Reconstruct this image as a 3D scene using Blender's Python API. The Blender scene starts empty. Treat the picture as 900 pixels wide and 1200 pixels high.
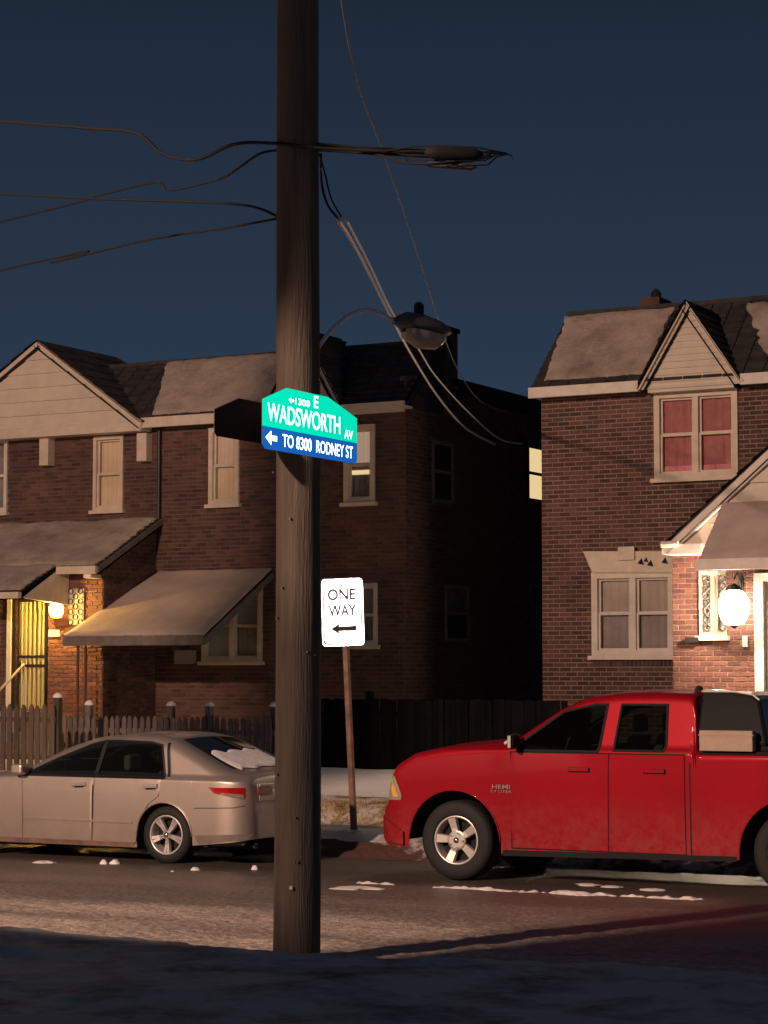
import bpy, bmesh, math, random
from mathutils import Vector, noise
random.seed(7)
C = bpy.context.scene.collection
PI = math.pi

# ------------------------------------------------------------------ camera
TH = math.radians(28.5); PH = math.atan(190/2600); F = 2600.0; H = 2.1
cam = bpy.data.cameras.new("camera"); camo = bpy.data.objects.new("camera", cam); C.objects.link(camo)
cam.sensor_fit = 'VERTICAL'; cam.sensor_height = 36; cam.lens = 78; cam.clip_end = 1500; cam.clip_start = .05
camo.location = (0, 0, H); camo.rotation_euler = (PI/2+PH, 0, TH)
bpy.context.scene.camera = camo
Fw = Vector((-math.sin(TH)*math.cos(PH), math.cos(TH)*math.cos(PH), math.sin(PH)))
Rt = Vector((math.cos(TH), math.sin(TH), 0)); Up = Rt.cross(Fw)
def ray(x, y): return Fw + Rt*((x-450)/F) + Up*((600-y)/F)
def PY(x, y, Y):                                   # where the sight line of a photo point meets a plane Y = const
    d = ray(x, y); t = Y/d.y; return Vector((d.x*t, Y, H+d.z*t))
def PX(x, y, X):
    d = ray(x, y); t = X/d.x; return Vector((X, d.y*t, H+d.z*t))
def PZ(x, y, z=0.0):
    d = ray(x, y); t = (z-H)/d.z; return Vector((d.x*t, d.y*t, z))
def WX(x, Y): return PY(x, 790, Y).x
def WZ(x, y, Y): return PY(x, y, Y).z

# ------------------------------------------------------------------ world: dusk sky
w = bpy.data.worlds.new("World"); bpy.context.scene.world = w; w.use_nodes = True
nt = w.node_tree; bg = nt.nodes["Background"]
tc = nt.nodes.new("ShaderNodeTexCoord"); sp = nt.nodes.new("ShaderNodeSeparateXYZ"); cr = nt.nodes.new("ShaderNodeValToRGB")
nt.links.new(tc.outputs["Generated"], sp.inputs[0]); nt.links.new(sp.outputs["Z"], cr.inputs[0]); nt.links.new(cr.outputs[0], bg.inputs[0])
e = cr.color_ramp.elements
e[0].position = 0.0; e[0].color = (.031, .053, .091, 1); e[1].position = 1.0; e[1].color = (.010, .015, .027, 1)
m1 = e.new(.10); m1.color = (.025, .044, .078, 1); m2 = e.new(.32); m2.color = (.0115, .0190, .0345, 1)
bg.inputs[1].default_value = 1.0
sc = bpy.context.scene
sc.view_settings.view_transform = 'Standard'; sc.view_settings.look = 'None'; sc.view_settings.exposure = 0; sc.view_settings.gamma = 1
sc.cycles.max_bounces = 6; sc.cycles.sample_clamp_indirect = 3

# ------------------------------------------------------------------ lights
def lamp(name, loc, power, col, rad):
    l = bpy.data.lights.new(name, 'POINT'); l.energy = power; l.color = col; l.shadow_soft_size = rad
    o = bpy.data.objects.new(name, l); o.location = loc; C.objects.link(o); return o
LAMP = Vector((-16.5, -9.0, 13.0))
lamp("street_lamp_light", LAMP, 42000, (1, .64, .47), .40)
lamp("phone_flash_light", (.10, -.02, 2.2), 110, (1, .97, .95), .03)

# ------------------------------------------------------------------ materials
M = {}
def mat(name, col, rough=.8, metal=0, var=0, vscale=3, bump=0, bscale=40, coat=0, rnd=None, rndamt=.35, spec=.5, stretch=None):
    m = bpy.data.materials.new(name); m.use_nodes = True; t = m.node_tree; N = t.nodes; L = t.links
    b = N["Principled BSDF"]; b.inputs["Roughness"].default_value = rough; b.inputs["Metallic"].default_value = metal
    b.inputs["Specular IOR Level"].default_value = spec; b.inputs["Coat Weight"].default_value = coat; b.inputs["Coat Roughness"].default_value = .06
    geo = N.new("ShaderNodeNewGeometry"); vec = geo.outputs["Position"]
    if stretch:
        mp = N.new("ShaderNodeMapping"); mp.inputs["Scale"].default_value = stretch; L.new(vec, mp.inputs[0]); vec = mp.outputs[0]
    base = N.new("ShaderNodeRGB"); base.outputs[0].default_value = (*col, 1); out = base.outputs[0]
    if var:
        n = N.new("ShaderNodeTexNoise"); n.inputs["Scale"].default_value = vscale; n.inputs["Detail"].default_value = 6; n.inputs["Roughness"].default_value = .65; L.new(vec, n.inputs[0])
        mr = N.new("ShaderNodeMapRange"); mr.inputs[1].default_value = .3; mr.inputs[2].default_value = .7; mr.inputs[3].default_value = 1-var; mr.inputs[4].default_value = 1+var
        L.new(n.outputs[0], mr.inputs[0])
        mx = N.new("ShaderNodeVectorMath"); mx.operation = 'SCALE'; L.new(out, mx.inputs[0]); L.new(mr.outputs[0], mx.inputs["Scale"]); out = mx.outputs[0]
    if rnd:
        src = geo.outputs["Random Per Island"] if rnd == 'island' else N.new("ShaderNodeObjectInfo").outputs["Random"]
        mr = N.new("ShaderNodeMapRange"); mr.inputs[3].default_value = 1-rndamt; mr.inputs[4].default_value = 1+rndamt; L.new(src, mr.inputs[0])
        mx = N.new("ShaderNodeVectorMath"); mx.operation = 'SCALE'; L.new(out, mx.inputs[0]); L.new(mr.outputs[0], mx.inputs["Scale"]); out = mx.outputs[0]
    L.new(out, b.inputs["Base Color"])
    if bump:
        n = N.new("ShaderNodeTexNoise"); n.inputs["Scale"].default_value = bscale; n.inputs["Detail"].default_value = 8; L.new(vec, n.inputs[0])
        bp = N.new("ShaderNodeBump"); bp.inputs["Strength"].default_value = bump; bp.inputs["Distance"].default_value = .02; L.new(n.outputs[0], bp.inputs["Height"]); L.new(bp.outputs[0], b.inputs["Normal"])
    M[name] = m; return m
def grime(name, z0, z1, col, amt, nscale=5):         # road salt sprayed up from the wheels, broken up by noise
    m = M[name]; t = m.node_tree; N = t.nodes; L = t.links; b = N["Principled BSDF"]; src = b.inputs["Base Color"].links[0].from_socket
    g = N.new("ShaderNodeNewGeometry"); sp_ = N.new("ShaderNodeSeparateXYZ"); L.new(g.outputs["Position"], sp_.inputs[0])
    mr = N.new("ShaderNodeMapRange"); mr.inputs[1].default_value = z1; mr.inputs[2].default_value = z0; L.new(sp_.outputs[2], mr.inputs[0])
    n = N.new("ShaderNodeTexNoise"); n.inputs["Scale"].default_value = nscale; n.inputs["Detail"].default_value = 8; n.inputs["Roughness"].default_value = .7; L.new(g.outputs["Position"], n.inputs[0])
    m2 = N.new("ShaderNodeMapRange"); m2.inputs[1].default_value = .38; m2.inputs[2].default_value = .72; L.new(n.outputs[0], m2.inputs[0])
    k = N.new("ShaderNodeMath"); k.operation = 'MULTIPLY'; L.new(mr.outputs[0], k.inputs[0]); L.new(m2.outputs[0], k.inputs[1])
    k2 = N.new("ShaderNodeMath"); k2.operation = 'MULTIPLY'; k2.inputs[1].default_value = amt; L.new(k.outputs[0], k2.inputs[0])
    mx = N.new("ShaderNodeMix"); mx.data_type = 'RGBA'; L.new(k2.outputs[0], mx.inputs[0]); L.new(src, mx.inputs[6]); mx.inputs[7].default_value = (*col, 1); L.new(mx.outputs[2], b.inputs["Base Color"])
def emit(name, col, s, var=0):
    m = bpy.data.materials.new(name); m.use_nodes = True; b = m.node_tree.nodes["Principled BSDF"]
    b.inputs["Base Color"].default_value = (*col, 1); b.inputs["Emission Color"].default_value = (*col, 1); b.inputs["Emission Strength"].default_value = s
    M[name] = m; return m
def retro(name, col, rough=.1, gloss=.5):          # reflective sheeting: its lobe points back at whoever looks
    m = bpy.data.materials.new(name); m.use_nodes = True; t = m.node_tree; b = t.nodes["Principled BSDF"]
    g = t.nodes.new("ShaderNodeNewGeometry"); b.inputs["Base Color"].default_value = (*col, 1); b.inputs["Metallic"].default_value = 1; b.inputs["Roughness"].default_value = rough
    t.links.new(g.outputs["Incoming"], b.inputs["Normal"])
    d = t.nodes.new("ShaderNodeBsdfDiffuse"); d.inputs[0].default_value = (*col, 1)
    mx = t.nodes.new("ShaderNodeMixShader"); mx.inputs[0].default_value = gloss
    t.links.new(d.outputs[0], mx.inputs[1]); t.links.new(b.outputs[0], mx.inputs[2]); t.links.new(mx.outputs[0], t.nodes["Material Output"].inputs[0])
    M[name] = m; return m
mat('brick', (.098, .046, .036), .85, var=.35, vscale=.9, bump=.5, bscale=60, rnd='island', rndamt=.4)
mat('brick_piece', (.15, .060, .042), .85, var=.2, vscale=1.5, bump=.5, bscale=60, rnd='object', rndamt=.35)
mat('mortar', (.13, .10, .085), .9, var=.3, vscale=2, bump=.4)
mat('mortar_light', (.26, .195, .165), .9, var=.3, vscale=2, bump=.2)
mat('siding', (.60, .53, .43), .6, var=.10, vscale=3, bump=.1)
mat('trim', (.66, .60, .52), .55, var=.12, vscale=5, bump=.1)
mat('cream', (.62, .53, .42), .55, var=.12, vscale=5)
mat('shingle', (.045, .04, .04), .9, var=.4, vscale=6, bump=.6, bscale=30, rnd='island', rndamt=.3)
mat('snow', (.88, .86, .84), .75, var=.10, vscale=1.3, bump=.7, bscale=9)
mat('yard_snow', (.90, .88, .86), .75, var=.10, vscale=1.3, bump=.7, bscale=7)
mat('awning', (.56, .45, .37), .8, var=.12, vscale=2.5, bump=.4, bscale=25)
mat('fabric', (.52, .41, .36), .9, var=.15, vscale=3, bump=.2)
mat('dark_metal', (.02, .02, .022), .5, metal=.3)
mat('dark', (.012, .012, .013), .9)
mat('rubber', (.014, .014, .015), .75, bump=.2)
mat('cable', (.005, .005, .006), .8)
mat('gray_cable', (.16, .16, .17), .6)
mat('silver_cable', (.80, .80, .80), .4, metal=.1)
mat('chrome', (.75, .74, .72), .18, metal=1)
mat('alloy', (.72, .70, .66), .34, metal=.6)
mat('alloy_dark', (.10, .10, .10), .4, metal=.7)
mat('black_glass', (.006, .008, .009), .04, spec=.7)
mat('gray_glass', (.10, .11, .11), .12, spec=.7, var=.5, vscale=3)
mat('red_paint', (.31, .003, .013), .52, metal=.3, coat=.25, var=.10, vscale=1.2, spec=.15)
mat('beige_paint', (.60, .52, .45), .40, metal=.75, coat=.5, var=.06, vscale=2.5)
grime('red_paint', .3, .95, (.28, .18, .16), .32, 11); grime('beige_paint', .2, .8, (.30, .22, .18), .5)
mat('black_paint', (.012, .012, .013), .18, coat=.8)
mat('pole_wood', (.125, .096, .074), .85, var=.28, vscale=3, bump=.6, bscale=10, stretch=(7, 7, .5))
mat('post_wood', (.20, .12, .085), .6, metal=.2, var=.4, vscale=6, bump=.4)
mat('fence_wood', (.12, .088, .066), .85, var=.35, vscale=2, rnd='object', rndamt=.3, bump=.4, stretch=(4, 4, .6))
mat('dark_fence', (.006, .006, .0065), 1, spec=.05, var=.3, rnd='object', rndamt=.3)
mat('gray_wood', (.155, .13, .115), .85, var=.3, rnd='object', rndamt=.3)
mat('back_metal', (.05, .048, .045), .5, metal=.5)
mat('shade_peach', (.85, .68, .55), .8, var=.08, vscale=2)
mat('shade_yellow', (.80, .64, .42), .8, var=.10, vscale=2)
mat('shade_taupe', (.52, .43, .36), .8, var=.12, vscale=3)
mat('shade_dim', (.34, .29, .26), .8, var=.2, vscale=3)
mat('shade_gray', (.30, .27, .24), .8, var=.30, vscale=4)
mat('shade_red', (.46, .17, .16), .8, var=.25, vscale=5)
mat('pink_cloth', (.80, .30, .32), .8, var=.2, vscale=9)
mat('blind', (.40, .47, .46), .6)
mat('seat_cloth', (.16, .145, .13), .9)
mat('dark_cloth', (.03, .03, .03), .8)
mat('cardboard', (.46, .36, .28), .9, var=.1, vscale=8)
mat('dead_grass', (.42, .27, .07), .8, rnd='island', rndamt=.5)
mat('kerb_stone', (.24, .22, .20), .9, var=.3, bump=.5)
mat('plaster_box', (.30, .27, .24), .7)
mat('red_lens', (.35, .006, .01), .15, coat=.6)
mat('clear_lens', (.55, .50, .42), .12, metal=.6)
mat('lamp_gray', (.16, .15, .14), .5, metal=.3, var=.2)
mat('lens_dull', (.52, .40, .34), .25, var=.2, vscale=18)
mat('black_ink', (.008, .008, .008), .6)
mat('gate_yellow', (.50, .45, .22), .5)
mat('foliage', (.03, .05, .022), .8, var=.4)
emit('bulb_amber', (1, .50, .10), 14); emit('bulb_white', (1, .82, .60), 25); emit('window_lit', (1, .74, .38), .80)
emit('shade_glow', (.80, .58, .42), .34)
retro('retro_white', (.95, .95, .95)); retro('retro_green', (.0, .085, .055)); retro('retro_blue', (.001, .012, .050)); retro('retro_text', (.22, .30, .28)); retro('retro_lime', (.25, .45, .02), .2); retro('retro_red', (.55, .01, .01), .2, .5); retro('retro_amber', (.8, .35, .05), .2, .5)
# grass poking through snow on the bank, by noise
def ground_mix(name, colA, colB, scale, lo, hi, rA=.8, rB=.8, bump=.6, bscale=12, stretch=(1, 1, 1), extra=None, fine=.25, fs=7):
    m = bpy.data.materials.new(name); m.use_nodes = True; t = m.node_tree; N = t.nodes; L = t.links; b = N["Principled BSDF"]
    g = N.new("ShaderNodeNewGeometry"); mp = N.new("ShaderNodeMapping"); mp.inputs["Scale"].default_value = stretch; L.new(g.outputs["Position"], mp.inputs[0])
    n = N.new("ShaderNodeTexNoise"); n.inputs["Scale"].default_value = scale; n.inputs["Detail"].default_value = 9; n.inputs["Roughness"].default_value = .62; L.new(mp.outputs[0], n.inputs[0])
    n2 = N.new("ShaderNodeTexNoise"); n2.inputs["Scale"].default_value = scale*fs; n2.inputs["Detail"].default_value = 6; L.new(g.outputs["Position"], n2.inputs[0])
    ad = N.new("ShaderNodeMath"); ad.operation = 'MULTIPLY_ADD'; ad.inputs[1].default_value = fine; L.new(n2.outputs[0], ad.inputs[0]); L.new(n.outputs[0], ad.inputs[2])
    mr = N.new("ShaderNodeMapRange"); mr.inputs[1].default_value = lo+fine/2; mr.inputs[2].default_value = hi+fine/2; L.new(ad.outputs[0], mr.inputs[0])
    fac = mr.outputs[0]
    if extra: fac = extra(t, g, fac)
    mx = N.new("ShaderNodeMix"); mx.data_type = 'RGBA'; mx.inputs[6].default_value = (*colA, 1); mx.inputs[7].default_value = (*colB, 1); L.new(fac, mx.inputs[0]); L.new(mx.outputs[2], b.inputs["Base Color"])
    r = N.new("ShaderNodeMapRange"); r.inputs[3].default_value = rA; r.inputs[4].default_value = rB; L.new(fac, r.inputs[0]); L.new(r.outputs[0], b.inputs["Roughness"])
    n3 = N.new("ShaderNodeTexNoise"); n3.inputs["Scale"].default_value = bscale; n3.inputs["Detail"].default_value = 10; n3.inputs["Roughness"].default_value = .7; L.new(g.outputs["Position"], n3.inputs[0])
    bp = N.new("ShaderNodeBump"); bp.inputs["Strength"].default_value = bump; bp.inputs["Distance"].default_value = .04; L.new(n3.outputs[0], bp.inputs["Height"]); L.new(bp.outputs[0], b.inputs["Normal"])
    M[name] = m; return m
def lanes(t, g, fac):                                # packed snow lies between the wheel tracks and thins out beside the parked cars
    N = t.nodes; L = t.links; s = N.new("ShaderNodeSeparateXYZ"); L.new(g.outputs["Position"], s.inputs[0])
    cr = N.new("ShaderNodeValToRGB"); mr = N.new("ShaderNodeMapRange"); mr.inputs[1].default_value = 14; mr.inputs[2].default_value = 23
    n = N.new("ShaderNodeTexNoise"); n.inputs["Scale"].default_value = .6; n.inputs["Detail"].default_value = 3; L.new(g.outputs["Position"], n.inputs[0])
    a = N.new("ShaderNodeMath"); a.operation = 'MULTIPLY_ADD'; a.inputs[1].default_value = .9; L.new(n.outputs[0], a.inputs[0]); L.new(s.outputs[1], a.inputs[2])
    a2 = N.new("ShaderNodeMath"); a2.operation = 'SUBTRACT'; a2.inputs[1].default_value = .45; L.new(a.outputs[0], a2.inputs[0])
    L.new(a2.outputs[0], mr.inputs[0]); L.new(mr.outputs[0], cr.inputs[0]); cr.color_ramp.interpolation = 'B_SPLINE'
    e = cr.color_ramp.elements; e[0].position = 0; e[0].color = (1, 1, 1, 1); e[1].position = 1; e[1].color = (.1, .1, .1, 1)
    for p, v in ((.15, 1.0), (.20, .5), (.26, .95), (.34, .62), (.42, .30), (.50, .38), (.60, .22), (.66, .12), (.74, .10), (.9, .05)):
        q = e.new(p); q.color = (v, v, v, 1)
    k = N.new("ShaderNodeMath"); k.operation = 'MULTIPLY'; L.new(cr.outputs[0], k.inputs[0])
    o = N.new("ShaderNodeMath"); o.operation = 'MULTIPLY_ADD'; o.inputs[1].default_value = .55; o.inputs[2].default_value = .45; L.new(fac, o.inputs[0]); L.new(o.outputs[0], k.inputs[1])
    return k.outputs[0]
ground_mix('road', (.040, .033, .029), (.84, .70, .60), .9, .36, .62, .38, .85, 1.0, 18, (.25, 1.2, 1), lanes, fine=.9, fs=16)
ground_mix('roof_snow', (.26, .20, .16), (.58, .48, .40), 1.4, .25, .62, bump=.8, bscale=26)
ground_mix('building_snow', (.3, .3, .3), (.6, .6, .6), 2, .4, .6)
ground_mix('slush', (.12, .055, .042), (.62, .56, .53), 1.8, .50, .62, bump=1.2, bscale=14)
ground_mix('bank', (.26, .15, .02), (.74, .68, .58), 2.6, .42, .56, bump=1, bscale=16)
ground_mix('verge', (.24, .20, .18), (.80, .77, .74), 1.6, .30, .55, bump=1.0, bscale=11)

def emis_glass():
    m = bpy.data.materials.new('pane_glass'); m.use_nodes = True; t = m.node_tree; N = t.nodes; L = t.links
    tr = N.new("ShaderNodeBsdfTransparent"); tr.inputs[0].default_value = (.95, .96, .96, 1); b = N["Principled BSDF"]; b.inputs["Base Color"].default_value = (.02, .02, .02, 1); b.inputs["Roughness"].default_value = .05
    mx = N.new("ShaderNodeMixShader"); mx.inputs[0].default_value = .06; L.new(tr.outputs[0], mx.inputs[1]); L.new(b.outputs[0], mx.inputs[2]); L.new(mx.outputs[0], N["Material Output"].inputs[0]); M['pane_glass'] = m
emis_glass()
def car_glass(name, tint, fac):
    m = bpy.data.materials.new(name); m.use_nodes = True; t = m.node_tree; N = t.nodes; L = t.links
    tr = N.new("ShaderNodeBsdfTransparent"); tr.inputs[0].default_value = (*tint, 1); b = N["Principled BSDF"]; b.inputs["Base Color"].default_value = (.012, .014, .013, 1); b.inputs["Roughness"].default_value = .04
    fr = N.new("ShaderNodeFresnel"); fr.inputs[0].default_value = 1.5; ad = N.new("ShaderNodeMath"); ad.operation = 'ADD'; ad.inputs[1].default_value = fac; L.new(fr.outputs[0], ad.inputs[0]); ad.use_clamp = True
    mx = N.new("ShaderNodeMixShader"); L.new(ad.outputs[0], mx.inputs[0]); L.new(tr.outputs[0], mx.inputs[1]); L.new(b.outputs[0], mx.inputs[2]); L.new(mx.outputs[0], N["Material Output"].inputs[0]); M[name] = m
car_glass('car_glass', (.50, .56, .53), .08); car_glass('tinted_glass', (.22, .26, .25), .12)

# ------------------------------------------------------------------ mesh helpers
class MB:
    def __init__(s): s.v = []; s.f = []
    def quad(s, *p):
        n = len(s.v); s.v += [tuple(q) for q in p]; s.f.append(tuple(range(n, n+len(p))))
    def box(s, x0, x1, y0, y1, z0, z1):
        n = len(s.v); s.v += [(x, y, z) for z in (z0, z1) for y in (y0, y1) for x in (x0, x1)]
        s.f += [tuple(n+i for i in q) for q in ((0, 2, 3, 1), (4, 5, 7, 6), (0, 1, 5, 4), (2, 6, 7, 3), (0, 4, 6, 2), (1, 3, 7, 5))]
    def prism(s, pts, d):                              # polygon pts extruded by vector d
        n = len(s.v); k = len(pts); d = Vector(d); s.v += [tuple(p) for p in pts]+[tuple(Vector(p)+d) for p in pts]
        s.f.append(tuple(range(n, n+k))); s.f.append(tuple(range(n+2*k-1, n+k-1, -1)))
        for i in range(k): j = (i+1) % k; s.f.append((n+i, n+k+i, n+k+j, n+j))
    def tube(s, pts, r, k=8, caps=True):
        pts = [Vector(p) for p in pts]; rs = r if isinstance(r, (list, tuple)) else [r]*len(pts); n0 = len(s.v)
        for i, p in enumerate(pts):
            t = (pts[min(i+1, len(pts)-1)]-pts[max(i-1, 0)]).normalized()
            a = t.cross(Vector((0, 0, 1)));  a = a if a.length > .05 else t.cross(Vector((0, 1, 0))); a.normalize(); b = t.cross(a)
            s.v += [tuple(p+(a*math.cos(2*PI*j/k)+b*math.sin(2*PI*j/k))*rs[i]) for j in range(k)]
        for i in range(len(pts)-1):
            for j in range(k): s.f.append((n0+i*k+j, n0+i*k+(j+1) % k, n0+(i+1)*k+(j+1) % k, n0+(i+1)*k+j))
        if caps: s.f.append(tuple(n0+j for j in range(k))[::-1]); s.f.append(tuple(n0+(len(pts)-1)*k+j for j in range(k)))
    def lathe(s, prof, c, axis='y', k=28):             # prof: (radius, along)
        n0 = len(s.v)
        for r, a in prof:
            for j in range(k):
                q = 2*PI*j/k; u, v = r*math.cos(q), r*math.sin(q)
                s.v.append((c[0]+u, c[1]+a, c[2]+v) if axis == 'y' else (c[0]+u, c[1]+v, c[2]+a) if axis == 'z' else (c[0]+a, c[1]+u, c[2]+v))
        for i in range(len(prof)-1):
            for j in range(k): s.f.append((n0+i*k+j, n0+i*k+(j+1) % k, n0+(i+1)*k+(j+1) % k, n0+(i+1)*k+j))
    def grid(s, rows):
        n0 = len(s.v); k = len(rows[0])
        for r in rows: s.v += [tuple(p) for p in r]
        for i in range(len(rows)-1):
            for j in range(k-1): s.f.append((n0+i*k+j, n0+i*k+j+1, n0+(i+1)*k+j+1, n0+(i+1)*k+j))
    def build(s, name, m, parent=None, smooth=False, fix=True, bevel=0):
        me = bpy.data.meshes.new(name); me.from_pydata(s.v, [], s.f); me.update()
        if fix:
            bm = bmesh.new(); bm.from_mesh(me); bmesh.ops.recalc_face_normals(bm, faces=bm.faces); bm.to_mesh(me); bm.free()
        if smooth: me.shade_smooth()
        me.materials.append(M[m] if isinstance(m, str) else m)
        o = bpy.data.objects.new(name, me); C.objects.link(o)
        if bevel: bv = o.modifiers.new("edge", 'BEVEL'); bv.width = bevel; bv.segments = 2; bv.limit_method = 'ANGLE'
        if parent: o.parent = parent; o.matrix_parent_inverse.identity(); o.location = -Vector(parent_loc(parent))
        return o
def parent_loc(p):
    v = Vector(p.location)
    while p.parent: p = p.parent; v += p.location
    return v
def tag(o, label=None, cat=None, group=None, kind=None):
    for k, x in (('label', label), ('category', cat), ('group', group), ('kind', kind)):
        if x: o[k] = x
    return o
def empty(name, loc, label, cat, group=None):
    o = bpy.data.objects.new(name, None); C.objects.link(o); o.location = loc; o.empty_display_size = .2; return tag(o, label, cat, group)
def box(name, m, parent, *a, bevel=0):
    b = MB(); b.box(*a); return b.build(name, m, parent, bevel=bevel)
def link(name, me, parent, loc, scale=(1, 1, 1), rot=(0, 0, 0)):
    o = bpy.data.objects.new(name, me); C.objects.link(o); o.parent = parent; o.location = Vector(loc)-parent_loc(parent); o.scale = scale; o.rotation_euler = rot; return o

# unit brick: x 0..1, z 0..1, front at y=0 (facing -y), depth to y=1, chamfered rim
def unit_brick():
    b = MB(); c = .04
    b.v = [(c, 0, c*2), (1-c, 0, c*2), (1-c, 0, 1-c*2), (c, 0, 1-c*2), (0, .35, 0), (1, .35, 0), (1, .35, 1), (0, .35, 1), (0, 1, 0), (1, 1, 0), (1, 1, 1), (0, 1, 1)]
    b.f = [(0, 1, 2, 3)]+[(i+4, (i+1) % 4+4, (i+1) % 4, i) for i in range(4)]+[(i+8, (i+1) % 4+8, (i+1) % 4+4, i+4) for i in range(4)]
    me = bpy.data.meshes.new('brick'); me.from_pydata(b.v, [], b.f); me.materials.append(M['brick_piece']); return me
UB = unit_brick()
CO, PITCH, J = .078, .215, .013
def brick_rects(u0, u1, z0, z1, holes, jit=True):
    out = []; n = int((z1-z0)/CO)+1
    for i in range(n):
        a = z0+i*CO+J/2; b = min(z0+(i+1)*CO-J/2, z1)
        if b-a < .02: continue
        u = u0-(PITCH/2 if i % 2 else 0)-random.random()*.01
        while u < u1:
            segs = [(max(u+J/2, u0), min(u+PITCH-J/2, u1))]
            for h in holes:
                if b > h[2]+.005 and a < h[3]-.005:
                    ns = []
                    for s in segs:
                        if s[1] <= h[0] or s[0] >= h[1]: ns.append(s); continue
                        if s[0] < h[0]: ns.append((s[0], h[0]))
                        if s[1] > h[1]: ns.append((h[1], s[1]))
                    segs = ns
            out += [(s[0], s[1], a, b) for s in segs if s[1]-s[0] > .03]
            u += PITCH
    return out
def brick_stuff(parent, rects, Y, facing='-y', name='brickwork', m='brick'):
    b = MB()
    for (a, c, z0, z1) in rects:
        pr = random.uniform(0, .006); n = len(b.v)
        if facing == '-y':
            for (y, i) in ((Y-.007-pr, .003), (Y+.01, 0)): b.v += [(a+i, y, z0+i), (c-i, y, z0+i), (c-i, y, z1-i), (a+i, y, z1-i)]
        else:                                          # facing +x, a..c run along Y, Y is the X of the wall
            for (x, i) in ((Y+.012+pr, .003), (Y-.01, 0)): b.v += [(x, a+i, z0+i), (x, c-i, z0+i), (x, c-i, z1-i), (x, a+i, z1-i)]
        b.f += [(n, n+1, n+2, n+3)]+[(n+i+4, n+(i+1) % 4+4, n+(i+1) % 4, n+i) for i in range(4)]
    o = b.build(name, m, parent, fix=False); o['kind'] = 'stuff'; return o
def brick_parts(parent, rects, Y, maxn=300):
    rects = sorted(rects, key=lambda r: -r[3])
    for (a, c, z0, z1) in rects[:maxn]: link('brick', UB, parent, (a, Y-.009-random.uniform(0, .003), z0), (c-a, .018, z1-z0))
    if rects[maxn:]: brick_stuff(parent, rects[maxn:], Y, m='brick')

# clapboard gable: triangle (xl,zl),(xr,zl),(xa,za) at Y, boards of height h; each board one part or joined
def siding(parent, xl, xr, zl, xa, za, Y, h, parts=True, m='siding'):
    J_ = MB(); k = 0; z = zl
    while z < za-.02:
        z2 = min(z+h, za)
        def xs(q): t = (q-zl)/(za-zl); return xl+(xa-xl)*t, xr+(xa-xr)*t
        a0, a1 = xs(z); b0, b1 = xs(z2)
        b = MB() if parts else J_
        n = len(b.v); b.v += [(a0, Y-.022-h*.09, z), (a1, Y-.022-h*.09, z), (b1, Y-.008, z2), (b0, Y-.008, z2), (a0, Y, z), (a1, Y, z), (b1, Y, z2), (b0, Y, z2)]
        b.f += [tuple(n+i for i in q) for q in ((0, 1, 2, 3), (4, 5, 1, 0), (5, 6, 2, 1), (6, 7, 3, 2), (7, 4, 0, 3))]
        if parts: b.build('siding_board', m, parent)
        z = z2
    if not parts: o = J_.build('siding_boards', m, parent); o['kind'] = 'stuff'

# sloped roof strip with shingle courses as real steps: quad p0(left bottom) p1(right bottom) p2(right top) p3(left top)
def shingle_roof(parent, p, courses, thick=.03, name='roof', m='shingle'):
    p = [Vector(q) for q in p]; b = MB(); nrm = (p[1]-p[0]).cross(p[3]-p[0]).normalized()
    if nrm.z < 0: nrm = -nrm
    base = MB(); base.quad(*[q-nrm*.02 for q in p]); base.quad(*[q-nrm*.14 for q in p]); r = base.build(name, 'dark', parent)
    for i in range(courses):
        t0, t1 = i/courses, (i+1.15)/courses; t1 = min(t1, 1)
        a0 = p[0].lerp(p[3], t0); a1 = p[1].lerp(p[2], t0); c0 = p[0].lerp(p[3], t1); c1 = p[1].lerp(p[2], t1)
        n = max(1, int((a1-a0).length/.33)); off = random.random()*.3
        for k in range(n):
            u0, u1 = k/n, (k+1)/n-.02/max(1, (a1-a0).length)
            q = [a0.lerp(a1, u0)+nrm*(thick+random.uniform(0, .006)), a0.lerp(a1, u1)+nrm*(thick+random.uniform(0, .006)), c0.lerp(c1, u1), c0.lerp(c1, u0)]
            b.quad(*q); b.quad(q[0], q[1], q[1]-nrm*thick, q[0]-nrm*thick)
    s = b.build('shingles', m, r); s['kind'] = 'stuff'; return r
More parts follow.
